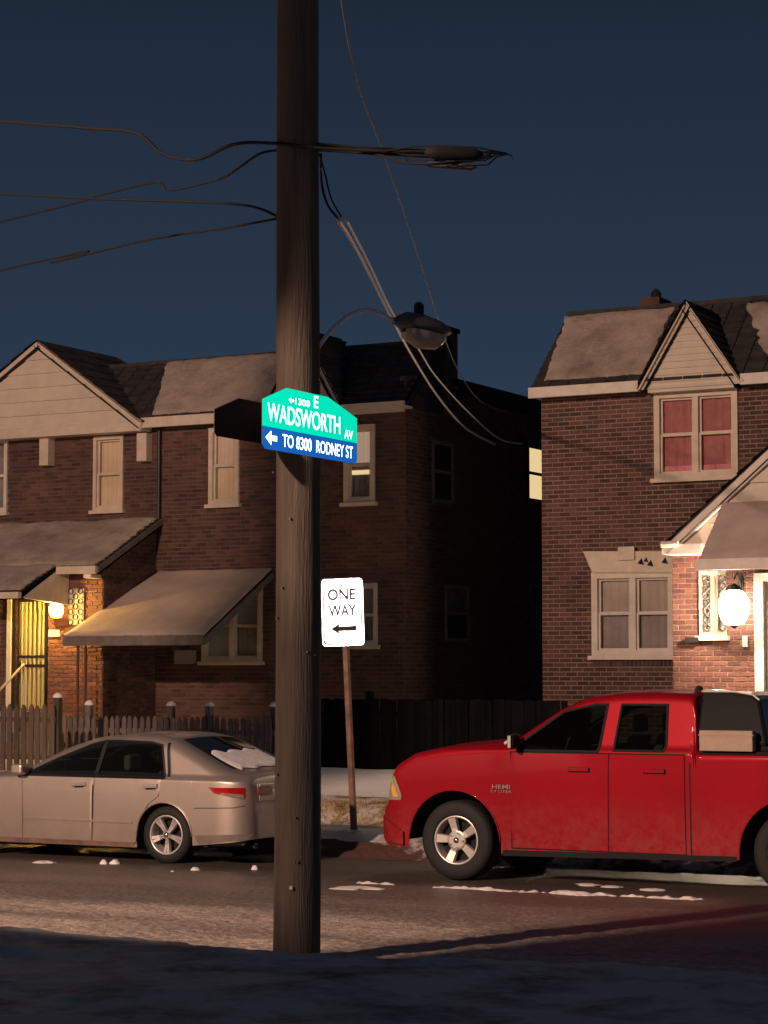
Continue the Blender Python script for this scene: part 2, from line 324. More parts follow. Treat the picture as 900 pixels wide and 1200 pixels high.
def snow_sheet(parent, p, m='roof_snow', edge=(.06, .06, .06, .06), th=.05, n=40, seed=0, holes=0, name='snow_cover', amp=.10):
    # irregular snow blanket on a quad
    p = [Vector(q) for q in p]; nrm = (p[1]-p[0]).cross(p[3]-p[0]).normalized()
    if nrm.z < 0: nrm = -nrm
    W_ = (p[1]-p[0]).length; Ht = (p[3]-p[0]).length; nx = max(6, int(W_/.07)); nz = max(6, int(Ht/.07))
    nx = min(nx, 130); nz = min(nz, 60)
    def P_(u, v): return p[0].lerp(p[1], u).lerp(p[3].lerp(p[2], u), v)
    rows = []
    for j in range(nz+1):
        r = []
        for i in range(nx+1):
            u, v = i/nx, j/nz
            nb = amp*noise.noise(Vector((u*W_*1.6, seed*3.1, 1)))+amp*.5*noise.noise(Vector((u*W_*6, seed, 5)))
            nl = amp*noise.noise(Vector((v*Ht*1.6, seed*3.1, 9)))+amp*.5*noise.noise(Vector((v*Ht*7, seed, 2)))
            ul = (edge[3]+abs(nl))/W_; ur = 1-(edge[1]+abs(nl))/W_; vb = (edge[0]+abs(nb))/Ht; vt = 1-(edge[2]+abs(nb))/Ht
            q = P_(ul+(ur-ul)*u, vb+(vt-vb)*v)
            ed = min(u, 1-u, v*Ht/W_, (1-v)*Ht/W_)*W_
            h = th*min(1, (ed/.05))**.5*(.7+.6*noise.noise(q*1.3+Vector((seed, 0, 0)))) if ed > 1e-4 else 0
            r.append(q+nrm*(h+.036))
        rows.append(r)
    b = MB(); b.grid(rows); rim = rows[0]+[r[-1] for r in rows[1:]]+rows[-1][::-1][1:]+[r[0] for r in rows[::-1]][1:]
    for i in range(len(rim)-1): b.quad(rim[i], rim[i+1], rim[i+1]-nrm*.03, rim[i]-nrm*.03)
    return b.build(name, m, parent, smooth=True)

# sash window set in a wall at Y; x0..x1, z0..z1 outer casing; n lights across
def window(parent, x0, x1, z0, z1, Y, shades=('shade_peach', 'shade_peach'), n=1, frame='cream', fr=.07, glow=None, valance=None, sill=True, label=None, meet=.5, cas=-.05):
    W_ = MB(); d0, d1 = Y+cas, Y+.06
    W_.box(x0, x0+fr, d0, d1, z0, z1); W_.box(x1-fr, x1, d0, d1, z0, z1); W_.box(x0+fr, x1-fr, d0, d1, z1-fr, z1); W_.box(x0+fr, x1-fr, d0, d1, z0, z0+fr*.8)
    ww = (x1-x0-fr*(n+1))/n
    for i in range(1, n): xa = x0+fr+i*ww+(i-1)*fr; W_.box(xa, xa+fr, d0+.004, d1, z0+fr*.8, z1-fr)
    o = W_.build('window', frame, parent)
    if label: o['label'] = label
    for i in range(n):
        a = x0+fr+i*(ww+fr); b = a+ww; zb, zt = z0+fr*.8, z1-fr; zm = zb+(zt-zb)*meet
        s = MB(); q = .035
        s.box(a, a+q, Y+.0, Y+.05, zb, zm); s.box(b-q, b, Y+.0, Y+.05, zb, zm); s.box(a+q, b-q, Y+.0, Y+.05, zb, zb+q); s.box(a+q, b-q, Y+.0, Y+.05, zm-q, zm)
        s.box(a, a+q, Y+.03, Y+.058, zm, zt); s.box(b-q, b, Y+.03, Y+.058, zm, zt); s.box(a+q, b-q, Y+.03, Y+.058, zt-q, zt); s.box(a+q, b-q, Y+.03, Y+.058, zm, zm+q*.7)
        s.build('sash', frame, o)
        for (za, zb_, y) in ((zb+q, zm-q, Y+.03), (zm+q*.7, zt-q, Y+.045)):
            g = MB(); g.quad((a+q, y, za), (b-q, y, za), (b-q, y, zb_), (a+q, y, zb_)); g.build('pane', 'pane_glass', o)
        for (za, zc, sh, nm) in ((zb, zm, shades[0], 'shade'), (zm, zt, shades[1], 'shade')):
            g = MB(); K = 14; rows = [[(a+(b-a)*t/K, Y+.10+.012*math.sin(t*2.3+a*9), z) for t in range(K+1)] for z in (za, zc)]; g.grid(rows); g.build('shade', shades[0] if za == zb else shades[1], o)
        if valance:
            g = MB(); K = 16; g.grid([[(a+(b-a)*t/K, Y+.085+.012*math.sin(t*2.9), z) for t in range(K+1)] for z in (zb+.02, zb+.13)]); g.build('curtain_hem', valance, o)
    if sill: box('sill', frame, o, x0-.05, x1+.05, Y-.11, Y+.05, z0-.07, z0-.002)
    return o
def reveal(parent, x0, x1, z0, z1, Y):               # dark box behind a window opening
    b = MB(); b.box(x0, x1, Y+.2, Y+.22, z0, z1); return b

# base wall with rectangular holes (mortar colour, behind the bricks)
def wall_sheet(parent, x0, x1, z0, z1, Y, holes, name='wall', m='mortar', depth=.22):
    xs = sorted({x0, x1, *[h[0] for h in holes], *[h[1] for h in holes]}); zs = sorted({z0, z1, *[h[2] for h in holes], *[h[3] for h in holes]})
    xs = [x for x in xs if x0 <= x <= x1]; zs = [z for z in zs if z0 <= z <= z1]; b = MB()
    for i in range(len(xs)-1):
        for j in range(len(zs)-1):
            cx, cz = (xs[i]+xs[i+1])/2, (zs[j]+zs[j+1])/2
            if any(h[0] < cx < h[1] and h[2] < cz < h[3] for h in holes): continue
            b.box(xs[i], xs[i+1], Y, Y+depth, zs[j], zs[j+1])
    return b.build(name, m, parent, fix=False)

# ------------------------------------------------------------------ ground
def height_grid(name, m, x0, x1, nx, ys, zf, kind='structure'):
    xs_ = nx if isinstance(nx, list) else [x0+(x1-x0)*i/nx for i in range(nx+1)]
    b = MB(); b.grid([[(x, y, zf(x, y)) for x in xs_] for y in ys])
    o = b.build(name, m, smooth=True); o['kind'] = kind; return o
def frange(a, b, n): return [a+(b-a)*i/n for i in range(n+1)]
g = MB(); g.quad((-900, -300, -.06), (700, -300, -.06), (700, 1100, -.06), (-900, 1100, -.06)); g.build('ground', 'verge')['kind'] = 'structure'
def rz(x, y): k = max(0, min(1, (18.6-y)/2)); return .014*noise.noise(Vector((x*.25, y*1.6, 0)))+.008*noise.noise(Vector((x*2, y*4, 3)))+k*(.012*noise.noise(Vector((x*3, y*5, 3)))+.012*noise.noise(Vector((x*8, y*11, 8))))
height_grid('road', 'road', -70, 50, frange(-70, -16, 60)[:-1]+frange(-16, -5, 320)+frange(-4.9, 50, 60), frange(13.3, 18.5, 136)+frange(18.55, 22.85, 50), rz)
def nz_(x, y):                                       # near verge: lumpy snow ridge ending at the gutter
    edge = 14.22+.14*noise.noise(Vector((x*.35, 4, 0)))+.10*noise.noise(Vector((x*1.5, 7, 0)))-.30*math.exp(-((x+8.3)/1.1)**2)+.30*max(0, min(1, (x+7.6)/1.5))
    t = max(0, min(1, (edge-y)/.30)); t = t*t*(3-2*t)
    m_ = .07*math.exp(-(((x+8.45)/.36)**2+((y-14.08)/.22)**2))*(1+.5*noise.noise(Vector((x*5, y*5, 1))))
    return max(-.03+m_, -.03)+t*(.16+.05*noise.noise(Vector((x*.8, y*.8, 0)))+.025*noise.noise(Vector((x*2.6, y*2.6, 5)))+.012*noise.noise(Vector((x*7, y*7, 5))))
height_grid('near_verge', 'verge', -40, 20, frange(-40, -13, 60)[:-1]+frange(-13, -4, 260)+frange(-3.9, 20, 30), frange(-40, 9, 14)+frange(9.2, 15.4, 90), nz_)
def fz(x, y):
    n = .02*noise.noise(Vector((x*.7, y*.7, 0)))+.012*noise.noise(Vector((x*3, y*3, 2)))
    if y < 23.05: return -.03
    if y < 25.7: return .13+n
    if y < 26.05: return .13+.21*(y-25.7)/.35+n
    return .34+min(.26, (y-26.05)*.053)+n
height_grid('pavement', 'verge', -60, 45, 520, frange(23.05, 25.69, 22), fz)
height_grid('grass_bank', 'bank', -60, 45, 700, [25.69, 25.8, 25.9, 26.0, 26.1, 26.3, 26.6, 26.9, 27.15], lambda x, y: fz(x, y)+.03*noise.noise(Vector((x*6, y*6, 1))))
height_grid('yard', 'yard_snow', -60, 45, 420, frange(27.14, 34, 34)+[60], fz)
b = MB(); rng = random.Random(12)
for i in range(9000):                                # dead grass standing through the snow on the bank
    x = rng.uniform(-30, -6); y = rng.gauss(25.95, .22)
    if noise.noise(Vector((x*1.1, y*2, 4)))+rng.uniform(-.3, .3) < -.02: continue
    z = fz(x, y)-.02; h_ = rng.uniform(.05, .17); dx, dy = rng.uniform(-.08, .08), rng.uniform(-.08, .06); w_ = rng.uniform(.004, .009); a_ = rng.uniform(0, PI)
    b.v += [(x-w_*math.cos(a_), y-w_*math.sin(a_), z), (x+w_*math.cos(a_), y+w_*math.sin(a_), z), (x+dx, y+dy, z+h_)]; b.f.append((len(b.v)-3, len(b.v)-2, len(b.v)-1))
o = b.build('dead_grass', 'dead_grass', fix=False); tag(o, 'yellow dead grass standing through the snow along the bank', 'grass', kind='stuff')
b = MB()
for i in range(50): b.box(-60+i*2.1, -60+i*2.1+2.09, 22.85, 23.05, -.05, .135)
k = b.build('kerb', 'kerb_stone'); k['kind'] = 'structure'
# ridge of brown ploughed slush along the far kerb
def slz(x, y):
    t = max(0, 1-abs(y-22.75)/.42); return -.02+t**.8*(.19+.10*noise.noise(Vector((x*1.1, y, 3)))+.08*noise.noise(Vector((x*4.5, y*4, 8))))
o = height_grid('slush', 'slush', -40, 10, 600, frange(22.3, 23.2, 14), slz, 'stuff'); tag(o, 'brown ploughed slush ridge along the far kerb', 'slush')
def slz2(x, y):
    t = max(0, 1-abs(y-23.25)/.5); return .05+t**.7*(.19+.10*noise.noise(Vector((x*1.3, y, 31)))+.05*noise.noise(Vector((x*5, y*5, 8))))
o = height_grid('heaped_snow', 'verge', -40, 10, 600, frange(22.75, 23.75, 14), slz2, 'stuff'); tag(o, 'grey lumpy snow heaped on the kerb behind the slush', 'snow')
# thin ridge of white snow in the road before the pickup
def rid(x, y):
    c = 19.72+.15*noise.noise(Vector((x*.5, 0, 0)))+.04*noise.noise(Vector((x*4, 0, 7))); f = noise.noise(Vector((x*1.1, 3, 0)))+.7*noise.noise(Vector((x*5, y*5, 0)))+.5*noise.noise(Vector((x*14, y*14, 0)))
    t = 1-abs(y-c)/.16; return -.03+max(0, min(.06, (t*.9+f*.8-.16)*.06))
o = height_grid('snow_streak', 'snow', -11, -3, 560, frange(19.4, 20.1, 44), rid, 'stuff'); tag(o, 'thin broken streak of snow on the road beside the red pickup', 'snow')
# loose snow lumps on the road
def lump(x, y, w_, h_, label, seed):
    p = PZ(x, y, 0); b = MB(); k = 18; rings = [(1.0, 0), (.9, .45), (.7, .6), (.45, 1.0), (.25, .8), (.02, .9)]
    rows = []
    for r, z in rings:
        rows.append([(r*w_*(1+.9*noise.noise(Vector((math.cos(2*PI*j/k)*1.9+seed*3, math.sin(2*PI*j/k)*1.9, r))))*math.cos(2*PI*j/k), r*w_*.8*math.sin(2*PI*j/k)*(1+.3*noise.noise(Vector((j % k, seed, 2)))), z*h_) for j in range(k+1)])
    b.grid(rows); o = b.build('snow_lump', 'snow', smooth=True); o.location = (p.x, p.y, -.005); tag(o, label, 'snow lump', 'loose snow lumps on the road')
for i, (x, y, w_, h_, l) in enumerate([
    (51, 1011, .13, .025, 'flat white snow scrap on the road below the front door of the sedan'),
    (121, 1012, .05, .05, 'small snow lump, left one of the close pair before the sedan'),
    (135, 1012, .06, .05, 'small snow lump, right one of the close pair before the sedan'),
    (202, 1023, .03, .03, 'tiny snow crumb just in front of the sedan rear wheel'),
    (229, 1020, .06, .04, 'small white snow lump to the right of the sedan rear wheel'),
    (298, 1019, .04, .05, 'lone snow lump beside the base of the utility pole, behind the sedan tail'),
    (420, 1041, .26, .02, 'long thin snow patch on the road between utility pole and pickup wheel'),
    (688, 1037, .12, .02, 'snow patch on the road under the pickup front door'),
    (716, 1039, .10, .015, 'thin snow patch on the road under the pickup rear door'),
    (766, 1043, .13, .02, 'snow scrap on the road under the pickup bed seam'),
]): lump(x, y, w_, h_, l, i)

# ------------------------------------------------------------------ left house
FY = 34.8
LX0 = WX(-140, FY); LX1 = WX(475, FY)
house = empty('brick_house', ((LX0+LX1)/2, FY, .55), 'long brick house with wide siding gable, awning and amber porch lamp behind the sedan', 'house', 'brick houses along the street')
GB = .5
ev = WZ(320, 487, FY)                                 # eave height
EY = FY-.30                                           # eave line
def rect(x0, y0, x1, y1, Y): a = PY(x0, y0, Y); c = PY(x1, y1, Y); return (a.x, c.x, c.z, a.z)
cx = lambda x: WX(x, FY)
# openings on the facade
w1 = rect(111, 512, 145, 597, FY); w2 = rect(246, 502, 281, 590, FY); w3 = rect(404, 499, 440, 588, FY); w0 = rect(-28, 515, 9, 600, FY)
w4 = rect(238, 690, 308, 775, FY); w5 = rect(407, 684, 443, 756, FY)
upper = [w0, w1, w2, w3]; holes = upper+[w4, w5]
wall_sheet(house, LX0, LX1, GB, ev, FY, holes)
brick_stuff(house, brick_rects(LX0, LX1, GB, ev, holes), FY)
window(house, *w0, FY, ('shade_gray', 'shade_gray'), frame='trim')
window(house, *w1, FY, ('shade_yellow', 'shade_yellow'), frame='cream')
window(house, *w2, FY, ('shade_yellow', 'shade_peach'), frame='cream', fr=.09, meet=.52)
window(house, *w3, FY, ('shade_gray', 'shade_glow'), frame='cream', fr=.09); r = rect(409, 551, 432, 555, FY); box('gap_of_light', 'window_lit', house, r[0], r[1], FY+.088, FY+.092, r[2], r[3])
window(house, *w4, FY, ('shade_gray', 'shade_gray'), n=2, frame='cream', fr=.09)
window(house, *w5, FY, ('shade_gray', 'shade_gray'), frame='cream')
# venetian blind slats behind the awning window
a = w4
for i in range(16):
    z = a[2]+.62+i*.042
    if z < a[3]-.08: box('blind_slat', 'blind', house, a[0]+.1, a[1]-.1, FY+.07, FY+.085, z, z+.03)
box('blind_slats_lower', 'blind', house, a[0]+.1, (a[0]+a[1])/2-.05, FY+.07, FY+.08, a[2]+.1, a[2]+.61)
# side wall, parapet and flat roof
DEP = 13
sw = MB(); sw.box(LX1-.22, LX1, FY+.22, FY+DEP, GB, 7.45); sw.build('side_wall', 'mortar', house)
def side_rect(x0, y0, x1, y1): a = PX(x0, y0, LX1); c = PX(x1, y1, LX1); return (a.y, c.y, c.z, a.z)
s1 = side_rect(505, 515, 530, 591); s2 = side_rect(520, 685, 548, 752); s3 = side_rect(616, 520, 648, 592); s4 = side_rect(619, 684, 650, 738)
brick_stuff(house, brick_rects(FY, FY+9, GB, 7.45, [s1, s2, s3, s4]), LX1, '+x', 'side_brickwork')
def side_window(r, up, lo, fr='cream'):
    y0, y1, z0, z1 = r; b = MB(); X = LX1
    b.box(X-.0, X+.05, y0, y0+.07, z0, z1); b.box(X-.0, X+.05, y1-.07, y1, z0, z1); b.box(X, X+.05, y0+.07, y1-.07, z1-.07, z1); b.box(X, X+.05, y0+.07, y1-.07, z0, z0+.06)
    zm = (z0+z1)/2; b.box(X, X+.04, y0+.07, y1-.07, zm-.03, zm+.03); o = b.build('window', fr, house)
    for a_, c_, m_ in ((z0+.06, zm-.03, lo), (zm+.03, z1-.07, up)): box('pane', m_, o, X, X+.018, y0+.07, y1-.07, a_, c_)
side_window(s1, 'black_glass', 'black_glass', 'gray_wood'); side_window(s2, 'gray_glass', 'black_glass', 'gray_wood'); side_window(s3, 'window_lit', 'window_lit', 'dark_metal'); side_window(s4, 'black_glass', 'gray_glass', 'gray_wood')
# front mansard roof
RZ = WZ(250, 420, FY+1.25); RY = FY+1.25
L_, R_ = LX0-.2, LX1+.15
shingle_roof(house, [(L_, EY, ev+.06), (R_, EY, ev+.06), (R_, RY, RZ), (L_, RY, RZ)], 11)
b = MB(); b.prism([(R_-.02, EY+.05, ev), (R_-.02, RY, ev), (R_-.02, RY, RZ-.06)], (-.12, 0, 0)); b.build('roof_end', 'dark', house)
b = MB(); b.box(L_, R_-.1, RY, FY+DEP, 7.30, 7.5); b.build('flat_roof', 'dark', house)
b = MB(); b.box(L_, R_, RY-.05, RY+.35, RZ-.12, RZ+.03); b.box(L_, R_, RY+.1, RY+.3, 7.3, RZ); b.build('ridge_cap', 'shingle', house)
b = MB(); b.box(LX1-.35, LX1+.06, FY+1.6, FY+DEP, 7.45, 7.60); b.build('parapet', 'dark', house)
box('fascia', 'cream', house, L_, R_, EY-.06, EY+.02, ev-.12, ev+.07); box('soffit', 'cream', house, L_, R_, EY+.02, FY-.003, ev-.04, ev)
def roofpt(px, t, z=0): X = cx(px); return (X, EY+(RY-EY)*t, ev+.06+(RZ-ev-.06)*t)
snow_sheet(house, [roofpt(184, .0), roofpt(318, .0), roofpt(330, 1), roofpt(146, 1)], edge=(.06, .02, .03, .05), seed=2, th=.03, amp=.08)
box('chimney', 'brick', house, cx(447), cx(478), RY+.1, RY+.75, 7.4, WZ(465, 392, RY+.3)); 
c_ = house.children[-1]; b = MB(); b.box(cx(445), cx(480), RY+.06, RY+.79, WZ(465, 392, RY+.3), WZ(465, 392, RY+.3)+.08); b.build('chimney_cap', 'dark', c_)
# wide gable
gl, gr, ga = cx(-72), cx(176), cx(55); gz = WZ(176, 494, FY-.35); gt = WZ(55, 401, FY-.35); GY = FY-.35
siding(house, gl+.05, gr-.05, gz, ga, gt, GY+.03, .27)
b = MB(); b.prism([(gl, GY+.031, gz), (gr, GY+.031, gz), (ga, GY+.031, gt)], (0, .2, 0)); b.build('gable_wall', 'dark', house)
def rakes(parent, gl, gr, gz, ga, gt, GY, ov, back, m='cream', w_=.08, shade='shingle', courses=9):
    for s, gx in ((-1, gl), (1, gr)):
        d = Vector((ga-gx, 0, gt-gz)); n = Vector((-d.z, 0, d.x)).normalized(); n = n if n.z > 0 else -n; e0 = Vector((gx, GY, gz))-d.normalized()*ov
        p0 = e0+n*.02; p1 = Vector((ga, GY, gt))+n*.02
        b = MB(); b.prism([p0-n*w_, p1-Vector((0, 0, w_/abs(n.z))), p1, p0], (0, -.07, 0)); b.build('rake_board', m, parent)
        q0 = p0+n*.01; q1 = p1+n*.01; bk = Vector((0, back, 0)); of = Vector((0, -.12, 0))
        shingle_roof(parent, [q0+of, q0+bk, Vector((ga, GY, q1.z+.02))+bk, Vector((ga, GY, q1.z+.02))+of] if s > 0 else [q0+bk, q0+of, Vector((ga, GY, q1.z+.02))+of, Vector((ga, GY, q1.z+.02))+bk], courses, name='gable_roof')
rakes(house, gl, gr, gz, ga, gt, GY, .06, 2.6)
box('frieze_board', 'cream', house, gl, gr, GY-.03, FY-.015, gz-.16, gz+.0)
for x0, x1, y1 in ((47, 57, 545), (161, 172, 540)): r = rect(x0, 508, x1, y1, FY-.2); box('bracket', 'cream', house, r[0], r[1], FY-.22, FY-.015, r[2], r[3])
# dormer gable by the utility pole
dl, dr, da = cx(318), cx(412), cx(364); dz = WZ(412, 482, FY-.25); dt = WZ(364, 387, FY-.25)
b = MB(); b.prism([(dl, FY-.21, dz), (dr, FY-.21, dz), (da, FY-.21, dt)], (0, .2, 0)); b.build('dormer_wall', 'dark', house)
siding(house, dl+.03, dr-.03, dz, da, dt, FY-.22, .12, parts=False); rakes(house, dl, dr, dz, da, dt, FY-.24, .08, 1.35, courses=7)
# vestibule
VY = 33.1
vx0, vx1 = WX(-20, VY), WX(120, VY); vt = WZ(110, 668, VY); vg = .55
door = (WX(14, VY), WX(56, VY), 1.45, WZ(30, 699, VY)); lat = rect(82, 690, 99, 732, VY)
wall_sheet(house, vx0, vx1, vg, vt, VY, [door], 'vestibule_wall')
b = MB(); b.box(vx1-.2, vx1, VY+.22, FY-.02, vg, vt); b.prism([(vx1, VY+.1, vt), (vx1, FY-.02, vt), (vx1, FY-.02, WZ(180, 612, FY)-.05)], (-.2, 0, 0)); b.build('vestibule_side', 'mortar', house)
rr = brick_rects(VY, FY-.05, vg, vt, []); 
zt_ = WZ(180, 612, FY)-.1
z = vt
while z < zt_:
    t = (z+CO-vt)/(zt_-vt); y = VY+.1+(FY-VY)*min(1, t)
    rr += brick_rects(y, FY-.05, z, z+CO-.001, []); z += CO
brick_stuff(house, rr, vx1, '+x', 'vestibule_side_bricks')
brick_parts(house, brick_rects(vx0+.8, vx1, vg, vt, [door, lat, (vx0, door[0]-.0, vg, 1.4)]), VY)
brick_stuff(house, brick_rects(vx0, vx0+.79, vg, vt, []), VY, name='vestibule_bricks')
d = MB(); d.box(door[0], door[1], VY+.12, VY+.16, door[2], door[3]); dd = d.build('door', 'gate_yellow', house)
d = MB(); w_ = .05
for (x0, x1, z0, z1) in ((door[0]+.08, door[0]+.13, door[2], door[3]-.04), (door[1]-.09, door[1]-.04, door[2], door[3]-.04), (door[0]+.13, door[1]-.09, door[3]-.1, door[3]-.04), (door[0]+.13, door[1]-.09, door[2]+.95, door[2]+1.0), (door[0]+.13, door[1]-.09, door[2]+.78, door[2]+.83)): d.box(x0, x1, VY+.02, VY+.05, z0, z1)
sg = d.build('security_gate', 'dark_metal', house)
for i in range(6): x = door[0]+.19+i*(door[1]-door[0]-.34)/5; box('gate_bar', 'gate_yellow', sg, x, x+.022, VY+.025, VY+.045, door[2]+.02, door[3]-.1)
box('door_frame', 'trim', house, door[0]-.10, door[0]-.002, VY-.05, VY+.1, door[2], door[3]+.08); box('door_frame', 'dark_metal', house, door[0], door[0]+.075, VY-.02, VY+.1, door[2], door[3])
box('lintel', 'trim', house, door[0], door[1]+.05, VY-.05, VY+.08, door[3]+.003, door[3]+.08)
# vestibule roof
q0 = PY(122, 664, VY-.35); zr = WZ(180, 608, FY); xl = WX(-70, FY)
R1 = [(xl, VY-.35, q0.z), (vx1+.12, VY-.35, q0.z), (vx1+.12, FY, zr), (xl, FY, zr)]
rf = shingle_roof(house, R1, 14, name='vestibule_roof'); snow_sheet(house, R1, edge=(.02, .05, .02, .02), seed=5, th=.06)
pxr = WX(66, VY-.35); z1_ = WZ(28, 697, VY-1.4)
R2 = [(xl, VY-1.4, z1_+.05), (pxr, VY-1.4, z1_+.05), (pxr, VY-.33, q0.z+.02), (xl, VY-.33, q0.z+.02)]
shingle_roof(house, R2, 8, name='porch_roof'); snow_sheet(house, R2, edge=(.02, .02, -.05, .02), seed=6, th=.06)
b = MB(); b.prism([(pxr+.02, VY-.35, q0.z-.05), (pxr+.02, VY-.02, q0.z-.05), (pxr+.02, VY-.02, z1_-.15), (pxr+.02, VY-1.35, z1_-.05)], (-.04, 0, 0)); b.build('porch_cheek', 'cream', house)
box('gutter', 'cream', house, xl, pxr, VY-1.5, VY-1.4, z1_-.06, z1_+.05); box('vestibule_fascia', 'cream', house, pxr+.021, vx1+.12, VY-.42, VY-.36, q0.z-.12, q0.z+.02)
b = MB(); b.prism([(vx1+.11, VY-.36, q0.z-.1), (vx1+.11, FY-.01, zr-.1), (vx1+.11, FY-.01, zr+.0), (vx1+.11, VY-.36, q0.z)], (.05, 0, 0)); b.build('roof_trim', 'gray_wood', house)
b = MB(); b.box(vx1-.18, vx1-.02, VY-.36, VY-.03, q0.z-.2, q0.z-.13); b.build('floodlight', 'trim', house)
# ornate iron window
r = lat; o = box('grille_frame', 'trim', house, r[0], r[1], VY-.03, VY-.022, r[2], r[3])
for i in range(3):
    for j in range(7):
        x = r[0]+(i+.5)*(r[1]-r[0])/3; z = r[2]+(j+.5)*(r[3]-r[2])/7; b = MB(); b.lathe([(.045, -.012), (.06, 0), (.045, .012), (.045, -.012)], (x, VY-.05, z), 'y', 10); b.build('scroll', 'gate_yellow' if (i+j) % 2 else 'dark_metal', o)
box('house_number', 'trim', house, WX(58, VY), WX(71, VY), VY-.04, VY-.02, WZ(64, 746, VY), WZ(64, 738, VY))
# steps
st = MB()
for i in range(5): st.box(door[0]-.3, door[1]+.2, VY-.3-.3*(i+1)-.001*i, VY-.3*i-.02 if i == 0 else VY-.3-.3*i, .5, 1.42-.18*i)
st.build('steps', 'kerb_stone', house)
h0 = PY(-6, 815, VY-1.9); h1 = PY(28, 778, VY-.9); b = MB(); b.tube([h0, h1], .022); b.tube([h1, h1-Vector((0, 0, 1.0))], .02); b.tube([h0, h0-Vector((0, 0, .9))], .02); b.build('handrail', 'trim', house)
# awning over the window
AP = [PY(75, 745, 32.2), PY(240, 745, 32.2), PY(319, 669, FY-.02), PY(188, 669, FY-.02)]
zb_ = (AP[0].z+AP[1].z)/2; AP[0].z = AP[1].z = zb_; za_ = (AP[2].z+AP[3].z)/2; AP[2].z = AP[3].z = za_
aw = shingle_roof(house, AP, 9, thick=.012, name='awning', m='awning'); snow_sheet(house, AP, m='awning', edge=(.0, .0, .02, .0), seed=9, th=.03, amp=.03)
b = MB(); b.prism([AP[0], AP[1], AP[1]-Vector((0, 0, .17)), AP[0]-Vector((0, 0, .17))], (0, -.03, 0))
b.prism([AP[1]-Vector((0, 0, .02)), AP[2]-Vector((0, 0, .04)), AP[2]-Vector((0, 0, .16)), AP[1]-Vector((0, 0, .16))], (.03, 0, 0)); b.build('valance', 'gray_wood', aw)
for px in (91, 100): x = WX(px, 32.3); b = MB(); b.tube([(x, 32.3, zb_-.1), (x, 32.3, .55)], .025); b.build('awning_post', 'brick', house)
r = rect(206, 762, 227, 778, FY-.1); box('meter_box', 'plaster_box', house, r[0], r[1], FY-.15, FY-.016, r[2], r[3])
b = MB(); x = WX(184, FY-.08); b.tube([(x, FY-.07, ev-.1), (x, FY-.07, WZ(184, 612, FY)+.05)], .035); b.build('shadow_pipe', 'dark_metal', house)  # dark pipe added in place of the vertical shadow line on the wall
# porch lantern
def lantern(px, py, Y, m, label, s, power, col, off):
    p = PY(px, py, Y-off); o = empty('wall_lantern', (p.x, Y, p.z), label, 'lantern', 'lit porch lanterns')
    b = MB(); b.lathe([(.001, -.11*s), (.065*s, -.10*s), (.095*s, -.04*s), (.10*s, .04*s), (.06*s, .10*s), (.001, .115*s)], (p.x, p.y, p.z), 'z', 8); b.build('lamp_globe', m, o)
    for q in range(8): a_ = 2*PI*q/8; b = MB(); b.tube([(p.x+.068*s*math.cos(a_), p.y+.068*s*math.sin(a_), p.z-.10*s), (p.x+.104*s*math.cos(a_), p.y+.104*s*math.sin(a_), p.z+.04*s), (p.x+.062*s*math.cos(a_), p.y+.062*s*math.sin(a_), p.z+.10*s)], .005, 5); b.build('lamp_bar', 'chrome', o)
    b = MB(); b.lathe([(.06*s, .105*s), (.04*s, .13*s), (.01, .15*s)], (p.x, p.y, p.z), 'z', 12); b.build('lamp_cap', 'dark_metal', o); b = MB(); b.lathe([(.03*s, -.108*s), (.02*s, -.12*s), (.005, -.13*s)], (p.x, p.y, p.z), 'z', 12); b.build('finial', 'dark_metal', o)
    b = MB(); b.tube([(p.x, p.y, p.z+.17*s), (p.x, (p.y+Y)/2, p.z+.22*s), (p.x, Y-.005, p.z+.12*s)], .012); b.box(p.x-.04, p.x+.04, Y-.02, Y-.004, p.z+.02, p.z+.2*s); b.build('lamp_bracket', 'dark_metal', o)
    lamp('porch_light', (p.x, p.y-.14*s, p.z+.0), power, col, .06)
lantern(66, 715, VY-.02, 'bulb_amber', 'amber lit lantern on the brick wall beside the gated door', 1.35, 200, (1, .56, .12), .20)

# ------------------------------------------------------------------ right house
RX0 = WX(636, FY); RX1 = WX(1080, FY); rev = WZ(626, 463, FY)
rh = empty('brick_house', ((RX0+RX1)/2, FY, .55), 'brick house with pointed dormer and bright white porch lamp behind the red pickup', 'house', 'brick houses along the street')
u1 = rect(767, 461, 866, 557, FY); l1 = rect(694, 671, 792, 768, FY)
holes = [u1, l1]
wall_sheet(rh, RX0, RX1, GB, rev, FY, holes, m='mortar_light')
brick_stuff(rh, brick_rects(RX0, RX1, GB, rev, holes+[(l1[0], l1[1], l1[2]-.19, l1[2])]), FY)
b = MB(); x = l1[0]
while x < l1[1]-.05: b.box(x+.006, x+.069, FY-.014, FY, l1[2]-.185, l1[2]-.01); x += .075
o = b.build('soldier_course', 'brick', rh, fix=False); o['kind'] = 'stuff'
window(rh, *u1, FY, ('shade_red', 'shade_red'), n=2, frame='cream', fr=.10, valance='pink_cloth', meet=.52)
window(rh, *l1, FY, ('shade_dim', 'shade_taupe'), n=2, frame='trim', fr=.11, meet=.52)
